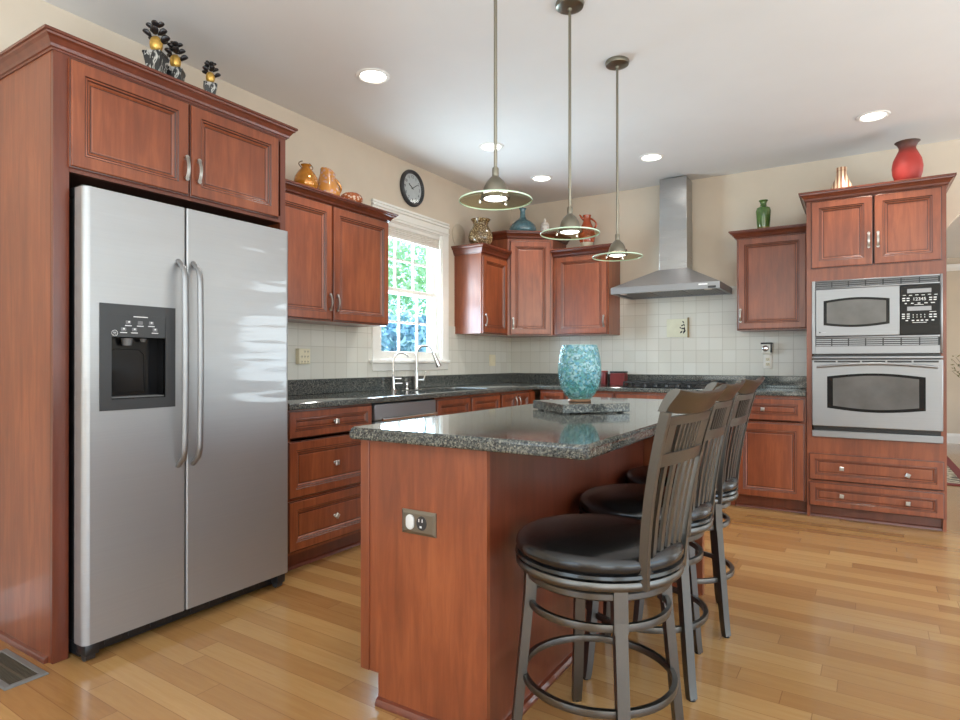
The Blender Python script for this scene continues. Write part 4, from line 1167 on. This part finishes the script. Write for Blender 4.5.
    for sg in (-1, 1):
        zz = [.898+.082*j/4 for j in range(5)]
        obj('slat', tube(BM(), [bk(sg*.74*wdt(z_), z_) for z_ in zz], 1, sec=[(-.024, -.004), (.024, -.004), (.024, .004), (-.024, .004)], up=(1, 0, 0)), BRONZE, t, smooth=False)
    slats(7, .898, .978, .0045, .47)
    return t
st = make_stool()
ST = [((2.508, -3.985, 0), R(-8)), ((2.478, -3.43, 0), R(-6)), ((2.478, -2.890, 0), R(-5))]
s2 = copy_tree(st, ST[1][0], ST[1][1], 'middle of the three swivel bar stools, half hidden behind the nearest stool')
s3 = copy_tree(st, ST[2][0], ST[2][1], 'farthest swivel bar stool from the camera, closest to the back-wall base cabinets')
for s_, a_ in ((s2, 15), (s3, 19)):                              # the swivel lets the legs stand turned under the seat
    for ch in s_.children:
        if ch.name.split('.')[0] in ('leg', 'cross_bar'): ch.rotation_euler = (0, 0, R(a_))
st.location = ST[0][0]; st.rotation_euler = (0, 0, ST[0][1])

# ================================================================== ceiling lights and pendants
def make_downlight():
    t = thing('ceiling_light', 'x', 'ceiling light', (0, 0, 0), 'recessed ceiling lights')
    obj('trim_ring', lathe(BM(), [(.072, -.001), (.072, -.004), (.080, -.009), (.094, -.006), (.098, -.001), (.072, -.001)], seg=40), WHITE, t)
    obj('lamp', lathe(BM(), [(0, -.0035), (.06, -.0035), (.0735, -.0025), (.0735, -.001), (0, -.001)], seg=40), LAMP, t)
    return t
dl = make_downlight()
DL = [((.785, -3.045), 'recessed ceiling light nearest the refrigerator cabinet'), ((.775, -1.704), 'recessed ceiling light in front of the sink window'),
      ((.75, -.783), 'recessed ceiling light in the corner above the diagonal cabinet'), ((1.745, -.813), 'recessed ceiling light in front of the range hood chimney'),
      ((3.245, -.838), 'recessed ceiling light in front of the oven tower')]
for i, ((x_, y_), lb) in enumerate(DL):
    o = dl if i == 0 else copy_tree(dl, (0, 0, 0), 0, lb)
    o.location = (x_, y_, H); o['label'] = lb
    l_ = light('downlight_beam', 'SPOT', (x_, y_, H-.02), (0, 0, 0), 48, (1, .96, .90), spot_size=R(105), spot_blend=.6, shadow_soft_size=.06)
PZ = 1.735
def make_pendant():
    t = thing('pendant_light', 'x', 'pendant light', (0, 0, 0), 'pendant lights over the island')
    hc = H-PZ
    obj('canopy', lathe(BM(), [(0, hc), (.064, hc), (.066, hc-.006), (.062, hc-.020), (.050, hc-.026), (.012, hc-.028), (.010, hc-.04), (0, hc-.04)], seg=36), NICKEL, t)
    obj('rod', lathe(BM(), [(.0065, hc-.03), (.0065, .110), (0, .110)], seg=14), NICKEL, t)
    obj('socket_cup', lathe(BM(), [(0, .118), (.010, .118), (.0125, .114), (.0125, .086), (.018, .080), (.032, .066), (.042, .048), (.047, .030), (.049, .018), (.044, .018), (.038, .040), (0, .05)], seg=32), NICKEL, t)
    o = obj('glass_shade', lathe(BM(), [(.046, .017), (.062, .015), (.100, .006), (.1335, -.004)], seg=56), SHADE_GLASS, t)
    obj('glass_rim', lathe(BM(), [(.1325, -.0015), (.1360, -.0015), (.1370, -.004), (.1360, -.0068), (.1325, -.0068), (.1325, -.0015)], seg=56), EDGE_GLASS, o)
    obj('lamp', lathe(BM(), [(0, -.002), (.030, 0), (.041, .004), (.043, .012), (.043, .016), (0, .016)], seg=32), LAMP, t)
    obj('retaining_ring', lathe(BM(), [(.044, .002), (.054, .002), (.056, .006), (.054, .014), (.044, .014), (.044, .002)], seg=36), NICKEL, t)
    for k in range(3):
        a = R(80+120*k)
        obj('screw', lathe(BM(), [(0, -.012), (.004, -.011), (.005, -.006), (.003, .004), (0, .004)], (.060*math.cos(a), .060*math.sin(a), 0), 10), CHROME, t)
    return t
pd = make_pendant()
for i, (x_, y_, z_, lb) in enumerate(((2.018, -3.745, 1.735, 'nearest glass disc pendant light, its ceiling canopy out of frame'), (2.034, -3.10, 1.727, 'middle glass disc pendant light over the island'), (2.036, -2.46, 1.715, 'farthest glass disc pendant light, beside the range hood'))):
    o = pd if i == 0 else copy_tree(pd, (0, 0, 0), 0, lb)
    o.location = (x_, y_, z_); o.scale = (1, 1, (H-z_)/(H-PZ)); o['label'] = lb
    light('pendant_beam', 'SPOT', (x_, y_, z_-.014), (0, 0, 0), 7, (1, .94, .85), spot_size=R(120), spot_blend=.7, shadow_soft_size=.04)

# ================================================================== things on the walls
ck = (.004, -1.712, 2.578)
t = thing('wall_clock', 'round black-rimmed clock on the wall above the sink window', 'clock', ck)
obj('rim', lathe(BM(), [(.118, .0), (.150, .0), (.152, .010), (.146, .026), (.137, .032), (.127, .028), (.120, .016), (.118, .0)], ck, 56, 'x'), plain('charcoal_rim', (.03, .03, .032, 1), .45), t)
obj('dial', lathe(BM(), [(0, .0), (.121, .0), (.121, .010), (0, .010)], ck, 48, 'x'), plain('clock_dial', srgb(190, 192, 192), .6), t)
bm = BM()
for k in range(12):
    a = PI/2 - 2*PI*k/12
    P = Vector((ck[0]+.0105, ck[1]+.096*math.cos(a), ck[2]+.096*math.sin(a)))
    merge(bm, text_bm(str(k or 12), .036, P, Y, Z, X, .001))
obj('numerals', bm, BLACK, t, smooth=False)
bm = BM()
for a, L_, w_ in ((R(90-302), .055, .004), (R(90-58), .082, .003)):
    dv = Vector((0, math.cos(a), math.sin(a))); tube(bm, [Vector(ck)+X*.0125-dv*.012, Vector(ck)+X*.0125+dv*L_], w_, 6)
obj('hands', bm, BLACK, t)
g = lathe(BM(), [(0, .0215), (.121, .0215)], ck, 40, 'x'); obj('glass', g, PANE, t)
t = single('wall_speaker', lathe(BM(), [(0, 0), (.105, 0), (.108, .006), (.100, .010), (0, .012)], (.002, -1.010, 2.310), 40, 'x'), plain('beige_grille', srgb(192, 177, 156), .7, bumpy=.2),
           'round beige disc flush on the wall right of the window, above the brown vase', 'wall disc', (.002, -1.010, 2.310))

def outlet(name, label, P, u, n, gangs, mat, kind='socket', w1=.046):
    P = Vector(P); t = thing(name, label, 'outlet' if kind == 'socket' else 'switch', tuple(P))
    wd = .070 + w1*(gangs-1); hh = .115
    pl = panel(P-u*wd/2-Z*hh/2, u, n, wd, hh, .006, .01, flat=True)
    obj('plate', pl, mat, t)
    for k in range(gangs):
        c = P+u*(w1*(k-(gangs-1)/2))
        if kind == 'socket':
            for s in (-1, 1):
                q = c+Z*(s*.020)
                o = obj('socket', panel(q-u*.0165-Z*.014+n*.005, u, n, .033, .028, .003, .01, flat=True), ALMOND, t)
                bm = BM()
                for d_ in (-.006, .006):
                    a_ = q+u*(d_-.0012)-Z*.002+n*.0078; b_ = q+u*(d_+.0012)+Z*.007+n*.0086; box(bm, a_, b_)
                a_ = q-u*.002-Z*.009+n*.0078; b_ = q+u*.002-Z*.005+n*.0086; box(bm, a_, b_)
                obj('slots', bm, DARKGREY, o, smooth=False)
        else:
            bm = panel(c-u*.0165-Z*.033+n*.005, u, n, .033, .066, .004, .01, flat=True)
            obj('rocker', bm, ALMOND, t)
    return t
t = thing('outlet_tap', 'boxy almond plug-in outlet tap on the tiles between refrigerator and window', 'outlet', (.0085, -2.895, 1.120))
obj('body', B((.0085, -2.938, 1.120), (.045, -2.842, 1.222), .004), ALMOND, t)
for k_, zz in enumerate((1.204, 1.170, 1.136)):
    for yy in (-2.916, -2.890, -2.864)[(1 if k_ == 0 else 0):]:
        bm = BM()
        for d_ in (-.006, .004): box(bm, (.0445, yy+d_, zz-.004), (.0456, yy+d_+.0025, zz+.005))
        box(bm, (.0445, yy-.002, zz-.011), (.0456, yy+.002, zz-.007))
        obj('socket', bm, DARKGREY, t, smooth=False)
outlet('light_switch', 'almond switch plate on the tiles right of the window, near the corner', (.0085, -.408, 1.150), Y, X, 2, ALMOND, 'switch')
t = outlet('wall_outlet', 'white outlet plate on the tiles below the cabinet left of the oven tower', (2.505, -.0085, 1.135), X, -Y, 1, WHITEGLOSS)
t = thing('plug_in_freshener', 'small chrome and white plug-in device above the outlet left of the oven tower', 'plug-in', (2.500, -.0165, 1.205))
bm = BM(); box(bm, (2.462, -.055, 1.205), (2.540, -.017, 1.290), .010); obj('body', bm, WHITEGLOSS, t)
bm = BM(); box(bm, (2.456, -.066, 1.284), (2.546, -.017, 1.298), .003); box(bm, (2.530, -.062, 1.212), (2.544, -.04, 1.286), .003); obj('cap', bm, BLACK, t)
obj('front_dial', lathe(BM(), [(0, -.008), (.018, -.008), (.024, -.004), (.026, 0), (0, 0)], (2.492, -.055, 1.248), 24, 'y'), CHROME, t)
# decorative tile: dark leafy stalk at its right side
t = thing('decorative_tile', 'cream tile plaque with a dark leaf motif, set in the wall under the hood', 'plaque', (1.757, -.009, 1.362))
obj('plaque', B((1.655, -.016, 1.362), (1.842, -.0085, 1.528), .002), plain('cream_tile', srgb(216, 214, 190), .4), t)
obj('wood_edge', B((1.842, -.022, 1.356), (1.858, -.0085, 1.538), .002), plain('olive_wood', srgb(140, 120, 80), .5), t)
bm = BM()
for x_, z_, a_, L_ in ((1.806, 1.497, -50, .030), (1.797, 1.468, 30, .030), (1.812, 1.470, -70, .030), (1.782, 1.445, -35, .028), (1.803, 1.440, 20, .034), (1.815, 1.440, 80, .034), (1.788, 1.408, 45, .036), (1.810, 1.408, 75, .036), (1.818, 1.420, 88, .04)):
    dx, dz = math.cos(R(a_))*L_/2, math.sin(R(a_))*L_/2; px_, pz_ = -dz*.46, dx*.46
    prism(bm, [(x_-dx, z_-dz), (x_-dx*.2+px_, z_-dz*.2+pz_), (x_+dx, z_+dz), (x_-dx*.2-px_, z_-dz*.2-pz_)], -.0172, -.0158, axis='y')
obj('leaf_motif', bm, BLACK, t, smooth=False)
# floor register
vx0, vx1, vy0, vy1 = .31, .665, -4.775, -4.640
t = thing('floor_vent', 'grey metal floor register by the refrigerator side panel, bottom left', 'floor vent', ((vx0+vx1)/2, (vy0+vy1)/2, 0))
bm = BM(); rs = []
for ins, z_ in ((0, .0005), (0, .003), (.004, .006), (.022, .006), (.024, .003)):
    rs.append([bm.verts.new(p) for p in ((vx0+ins, vy0+ins, z_), (vx1-ins, vy0+ins, z_), (vx1-ins, vy1-ins, z_), (vx0+ins, vy1-ins, z_))])
for a_, b_ in zip(rs, rs[1:]):
    for k in range(4): bm.faces.new((a_[k], a_[(k+1) % 4], b_[(k+1) % 4], b_[k]))
obj('rim', bm, plain('register_grey', srgb(118, 118, 116), .45, .3), t, smooth=False)
bm = BM(); box(bm, (vx0+.02, vy0+.02, .0006), (vx1-.02, vy1-.02, .0016)); obj('damper', bm, BLACK, t, smooth=False)
bm = BM()
for k in range(26):
    xx = vx0+.028+k*.0119; box(bm, (xx, vy0+.024, .0016), (xx+.006, vy1-.024, .0048))
box(bm, (vx0+.024, (vy0+vy1)/2-.004, .0016), (vx1-.024, (vy0+vy1)/2+.004, .0052))
obj('grille', bm, plain('register_dark', srgb(72, 66, 54), .5), t, smooth=False)

# ================================================================== ornaments on top of the cabinets
AMBER = plain('amber_glaze', srgb(190, 122, 34), .12, .35, coat=.6, var=.25, nscale=18)
def spots(name, a, b, sc=24, rough=.2, coat=.4):
    m, nt, bs = new_mat(name)
    vo = N(nt, 'ShaderNodeTexVoronoi'); vo.inputs['Scale'].default_value = sc; nt.links.new(coords(nt), vo.inputs['Vector'])
    nt.links.new(ramp(nt, vo.outputs['Distance'], [(.25, b), (.45, a)]), bs.inputs['Base Color'])
    bs.inputs['Roughness'].default_value = rough; bs.inputs['Coat Weight'].default_value = coat
    return m
GOLD = plain('worn_gold', srgb(200, 160, 80), .35, .6, var=.25, nscale=40)
def mosaic():
    m, nt, b = new_mat('black_silver_relief')
    f = noise(nt, coords(nt, (1, 1, .6)), 26, 3, .6, 1.6)
    nt.links.new(ramp(nt, f, [(.50, (.008, .008, .008, 1)), (.56, (.55, .54, .50, 1)), (.62, (.008, .008, .008, 1))]), b.inputs['Base Color'])
    b.inputs['Roughness'].default_value = .35
    return m
RELIEF = mosaic(); PETAL = plain('black_petals', (.014, .010, .010, 1), .35, var=.3)
zt = 2.372
def make_finial(sc):
    t = thing('flower_finial', 'x', 'ornament', (0, 0, 0), 'black flower ornaments on the refrigerator cabinet')
    bm = BM(); rs = []
    for h, z in ((.020, 0), (.022, .004), (.043, .090), (.046, .094), (.046, .100), (.030, .106)):
        rs.append([bm.verts.new((x_*h, y_*h, z)) for x_, y_ in ((-1, -1), (1, -1), (1, 1), (-1, 1))])
    for a_, b_ in zip(rs, rs[1:]):
        for k in range(4): bm.faces.new((a_[k], a_[(k+1) % 4], b_[(k+1) % 4], b_[k]))
    bm.faces.new(rs[0][::-1]); bm.faces.new(rs[-1])
    obj('urn', bm, RELIEF, t, smooth=False, local=True)
    obj('gold_ball', lathe(BM(), [(.016, .106)] + [(.031*math.sin(a), .133-.028*math.cos(a)) for a in [PI*k/12 for k in range(2, 12)]] + [(0, .161)], seg=18), GOLD, t, local=True)
    bm = BM(); rnd = random.Random(11)
    for k in range(13):
        a = 2*PI*k/13*2.6; z_ = .152+.062*k/13; r_ = .040*(1-.75*k/13)+.006
        c = Vector((r_*math.cos(a), r_*math.sin(a), z_)); s = .021-.006*k/13
        u_ = Vector((math.cos(a), math.sin(a), .35)).normalized(); v_ = u_.cross(Z).normalized(); n_ = u_.cross(v_)
        sub = bmesh.ops.create_icosphere(bm, subdivisions=2, radius=1)
        for q in sub['verts']:
            p = q.co.copy(); q.co = c + u_*(p.x*s*1.15) + v_*(p.y*s) + n_*(p.z*s*.42 + .25*s*(p.x*p.x))
    obj('petals', bm, PETAL, t, local=True)
    return t
fn = make_finial(1)
FN = [((.50, -4.154), 1.34, 'tallest black flower ornament, leftmost on top of the refrigerator cabinet'), ((.46, -4.040), 1.20, 'black flower ornament standing close behind the tallest one'), ((.50, -3.888), 1.02, 'smallest black flower ornament, standing apart toward the right')]
for i, ((x_, y_), sc, lb) in enumerate(FN):
    o = fn if i == 0 else copy_tree(fn, (0, 0, 0), 0, lb)
    o.location = (x_, y_, 2.373); o.scale = (sc*.66, sc*.66, sc); o.rotation_euler = (0, 0, R(30+14*i)); o['label'] = lb
def handle_loop(c, d, r0, z0, z1, out, th):
    """ear handle on side d from height z0 to z1"""
    c, d = Vector(c), Vector(d)
    return tube(BM(), [c + d*(r0 + out*math.sin(PI*i/10)) + Z*(z0+(z1-z0)*i/10) for i in range(11)], th, 8)
ls = 2.197
c = (.215, -3.035, ls)
t = thing('amber_jug', 'round amber glazed jug with wire handles, nearest the refrigerator cabinet', 'jug', c, 'pottery on the left wall cabinet'); t.scale = (.86, .86, .92)
obj('body', lathe(BM(), [(0, 0), (.05, 0), (.078, .025), (.088, .065), (.080, .105), (.055, .145), (.034, .165), (.030, .178), (.038, .190), (.032, .190), (.025, .178), (.025, .165), (0, .15)], c, 32), AMBER, t)
for s in (-1, 1): obj('handle', handle_loop(c, (0, s, 0), .034, .160, .208, .032, .004), plain('wire_brown', srgb(110, 90, 70), .4, .6), t)
c = (.215, -2.850, ls)
t = thing('brown_pitcher', 'cut-rim amber and lilac pitcher with a braided handle, middle of the left cabinet', 'pitcher', c, 'pottery on the left wall cabinet')
PIT = spots('amber_lilac_glaze', srgb(196, 132, 62), srgb(190, 150, 140), 42)
bm = lathe(BM(), [(0, 0), (.062, 0), (.078, .02), (.080, .05), (.066, .10), (.050, .150), (.048, .178), (.042, .178), (.044, .150), (.06, .10), (0, .08)], c, 28)
for v_ in bm.verts:
    if v_.co.z-c[2] > .14: v_.co.z += .022*(-(v_.co.y-c[1])/.05)
obj('body', bm, PIT, t)
obj('handle', handle_loop(c, (.2, .98, 0), .050, .150, .030, .050, .009), AMBER, t)
c = (.235, -2.655, ls)
single('small_bowl', lathe(BM(), [(0, 0), (.05, 0), (.074, .022), (.080, .045), (.070, .065), (.052, .078), (.046, .076), (.062, .06), (.07, .045), (0, .02)], c, 28), spots('orange_white_glaze', srgb(178, 96, 54), srgb(232, 206, 178), 48),
       'small orange and white patterned bowl, rightmost on the left wall cabinet', 'bowl', c, 'pottery on the left wall cabinet')
c = (.215, -.960, 2.193)
BR = spots('brown_mosaic_glass', srgb(96, 74, 46), srgb(190, 166, 126), 78, .15)
single('mosaic_vase', lathe(BM(), [(0, 0), (.070, 0), (.085, .012), (.108, .050), (.114, .090), (.102, .135), (.078, .175), (.068, .200), (.074, .225), (.092, .248), (.086, .248), (.068, .225), (.060, .20), (.072, .17), (.1, .09), (0, .02)], c, 36), BR,
       'brown speckled mosaic vase with flared neck on the cabinet right of the window', 'vase', c)
c = (.315, -.325, 2.393)
BLUE = plain('blue_green_glass', srgb(84, 120, 130), .1, var=.4, nscale=26, coat=.8)
single('blue_bottle', lathe(BM(), [(0, 0), (.085, 0), (.112, .022), (.126, .060), (.116, .100), (.080, .140), (.040, .165), (.026, .19), (.024, .25), (.034, .275), (.028, .275), (.018, .25), (.0, .2)], c, 36), BLUE,
       'round blue-green glass bottle on top of the diagonal corner cabinet', 'bottle', c).scale = (1.10, 1.10, 1)
c = (.508, -.220, 2.393)
t = thing('white_jar', 'small white lidded jar beside the blue bottle on the corner cabinet', 'jar', c)
obj('body', lathe(BM(), [(0, 0), (.03, 0), (.036, .01), (.040, .05), (.046, .088), (.046, .094), (.036, .100), (0, .102)], c, 24), spots('white_pink_glaze', srgb(228, 222, 214), srgb(214, 188, 178), 40), t)
obj('lid', lathe(BM(), [(.040, .100), (.044, .106), (.036, .122), (.022, .134), (.012, .140), (.014, .150), (.010, .160), (.004, .172), (0, .176)], c, 24), plain('white_glaze', srgb(230, 222, 214), .25), t)
c = (.935, -.17, 2.215)
ORG = plain('orange_glaze', srgb(168, 74, 40), .15, var=.15, coat=.5)
t = thing('orange_pitcher', 'orange glazed pitcher with pale foot, spout and loop handle, behind the middle pendant', 'pitcher', c); t.scale = (1, 1, 1.06)
obj('foot', lathe(BM(), [(0, 0), (.052, 0), (.055, .02), (.066, .055), (.066, .065), (0, .065)], c, 28), plain('grey_cream_glaze', srgb(190, 182, 158), .3), t)
obj('body', lathe(BM(), [(.066, .065), (.076, .10), (.080, .14), (.070, .19), (.048, .235), (.036, .265), (.034, .295), (.042, .318), (.036, .318), (.028, .295), (0, .25)], c, 28), ORG, t)
obj('spout', tube(BM(), [(c[0]-.032, c[1], c[2]+.285), (c[0]-.055, c[1]-.003, c[2]+.305), (c[0]-.075, c[1]-.006, c[2]+.330)], [.016, .011, .007], 10), ORG, t)
obj('handle', handle_loop(c, (.95, -.3, 0), .038, .285, .150, .075, .009), ORG, t)
c = (2.500, -.24, 2.209)
GRN = plain('green_glaze', srgb(72, 104, 48), .12, var=.3, nscale=20, coat=.6)
t = thing('green_vase', 'green glazed shouldered vase on the cabinet between hood and oven tower', 'vase', c)
obj('body', lathe(BM(), [(0, .03), (.046, .03), (.050, .05), (.055, .12), (.058, .160), (.050, .186), (.028, .200), (.022, .215), (.026, .235), (.036, .244), (.034, .250), (.022, .246), (.016, .215), (0, .2)], c, 28), GRN, t)
obj('foot', lathe(BM(), [(0, 0), (.044, 0), (.047, .03), (0, .03)], c, 28), plain('olive_brown_glaze', srgb(120, 110, 60), .2), t)
c = (3.055, -.56, 2.371)
def stripes():
    m, nt, b = new_mat('striped_copper_glaze')
    tc = N(nt, 'ShaderNodeTexCoord'); g_ = N(nt, 'ShaderNodeTexWave'); g_.inputs['Scale'].default_value = 14; g_.bands_direction = 'X'
    nt.links.new(tc.outputs['Object'], g_.inputs[0])
    nt.links.new(ramp(nt, g_.outputs[0], [(.35, srgb(136, 92, 66)), (.65, srgb(212, 188, 158))]), b.inputs['Base Color']); b.inputs['Roughness'].default_value = .3
    return m
single('striped_vase', lathe(BM(), [(0, 0), (.070, 0), (.074, .01), (.064, .045), (.045, .085), (.034, .120), (.032, .145), (.036, .150), (.036, .172), (.030, .172), (.026, .145), (0, .1)], c, 28), stripes(),
       'small copper striped cone-shaped vase on the oven tower, left of the red vase', 'vase', c)
c = (3.450, -.52, 2.371)
def redglaze():
    m, nt, b = new_mat('red_glaze_black_neck')
    tc = N(nt, 'ShaderNodeTexCoord'); sp = N(nt, 'ShaderNodeSeparateXYZ'); nt.links.new(tc.outputs['Object'], sp.inputs[0])
    f = noise(nt, coords(nt), 16, 3)
    a_ = N(nt, 'ShaderNodeMath', operation='MULTIPLY_ADD'); nt.links.new(f, a_.inputs[0]); a_.inputs[1].default_value = .04; nt.links.new(sp.outputs[2], a_.inputs[2])
    nt.links.new(ramp(nt, a_.outputs[0], [(.22, srgb(166, 50, 42)), (.27, srgb(96, 42, 32)), (.31, srgb(74, 52, 42))]), b.inputs['Base Color'])
    b.inputs['Roughness'].default_value = .55
    return m
single('red_vase', lathe(BM(), [(0, 0), (.058, 0), (.072, .02), (.088, .075), (.092, .120), (.084, .170), (.064, .215), (.052, .240), (.050, .258), (.062, .282), (.076, .296), (.070, .298), (.052, .280), (.042, .258), (0, .2)], c, 36), redglaze(),
       'large red vase with dark flared neck on top of the oven tower', 'vase', c)

# ================================================================== dining room beyond the arch
def rug_mat():
    m, nt, b = new_mat('patterned_rug')
    vo = N(nt, 'ShaderNodeTexVoronoi'); vo.inputs['Scale'].default_value = 16; nt.links.new(coords(nt), vo.inputs['Vector'])
    sep = N(nt, 'ShaderNodeSeparateColor'); nt.links.new(vo.outputs['Color'], sep.inputs[0])
    nt.links.new(ramp(nt, sep.outputs[0], [(.2, srgb(96, 88, 78)), (.5, srgb(160, 148, 126)), (.8, srgb(196, 184, 160))]), b.inputs['Base Color']); b.inputs['Roughness'].default_value = .95
    return m
t = thing('area_rug', 'patterned grey rug with red border on the floor beyond the oven tower', 'rug', (3.0, 2.8, 0))
obj('field', B((1.98, 1.40, .002), (3.98, 4.12, .010), .002), rug_mat(), t)
obj('border', sweep(BM(), [(1.90, 1.32), (4.06, 1.32), (4.06, 4.20), (1.90, 4.20)], [(-.08, .002), (0, .002), (0, .009), (-.08, .011)], closed=True), plain('red_wool', srgb(120, 50, 46), .95, var=.2, nscale=60), t)
pc = Vector((4.52, 4.45, 0))
t = thing('potted_twigs', 'floor vase of bare leafy twigs at the right edge, in the room beyond', 'plant', tuple(pc))
obj('pot', lathe(BM(), [(0, 0), (.10, 0), (.14, .10), (.15, .25), (.10, .42), (.07, .50), (.09, .56), (.08, .56), (.05, .5), (0, .45)], tuple(pc), 24), plain('brown_pottery', srgb(112, 84, 62), .4), t)
rnd = random.Random(5)
for k in range(9):
    a = R(rnd.uniform(120, 260)) if k < 6 else R(rnd.uniform(-60, 120)); sp_ = rnd.uniform(.18, .42); hh = rnd.uniform(.85, 1.25)
    pts = [pc+Vector((math.cos(a)*sp_*s*s, math.sin(a)*sp_*s*s*.6, .45+hh*.62*s)) for s in [i/6 for i in range(7)]]
    st_ = obj('twig', tube(BM(), pts, [.006-.0007*i for i in range(7)], 6), plain('twig_brown', srgb(92, 80, 48), .8) if k == 0 else bpy.data.materials['twig_brown'], t)
    bm = BM()
    for i in range(10):
        p = pts[2+i % 5] + Vector((rnd.uniform(-.03, .03), rnd.uniform(-.03, .03), rnd.uniform(-.02, .04)))
        u_ = Vector((rnd.gauss(0, 1), rnd.gauss(0, 1), rnd.gauss(0, 1))).normalized(); v_ = u_.cross(Vector((rnd.gauss(0, 1), rnd.gauss(0, 1), 1))).normalized()
        bm.faces.new([bm.verts.new(p+q) for q in (u_*.03, v_*.010, -u_*.03, -v_*.010)])
    obj('leaves', bm, plain('olive_leaf', srgb(112, 108, 50), .6) if k == 0 else bpy.data.materials['olive_leaf'], st_, smooth=False, fix=False)
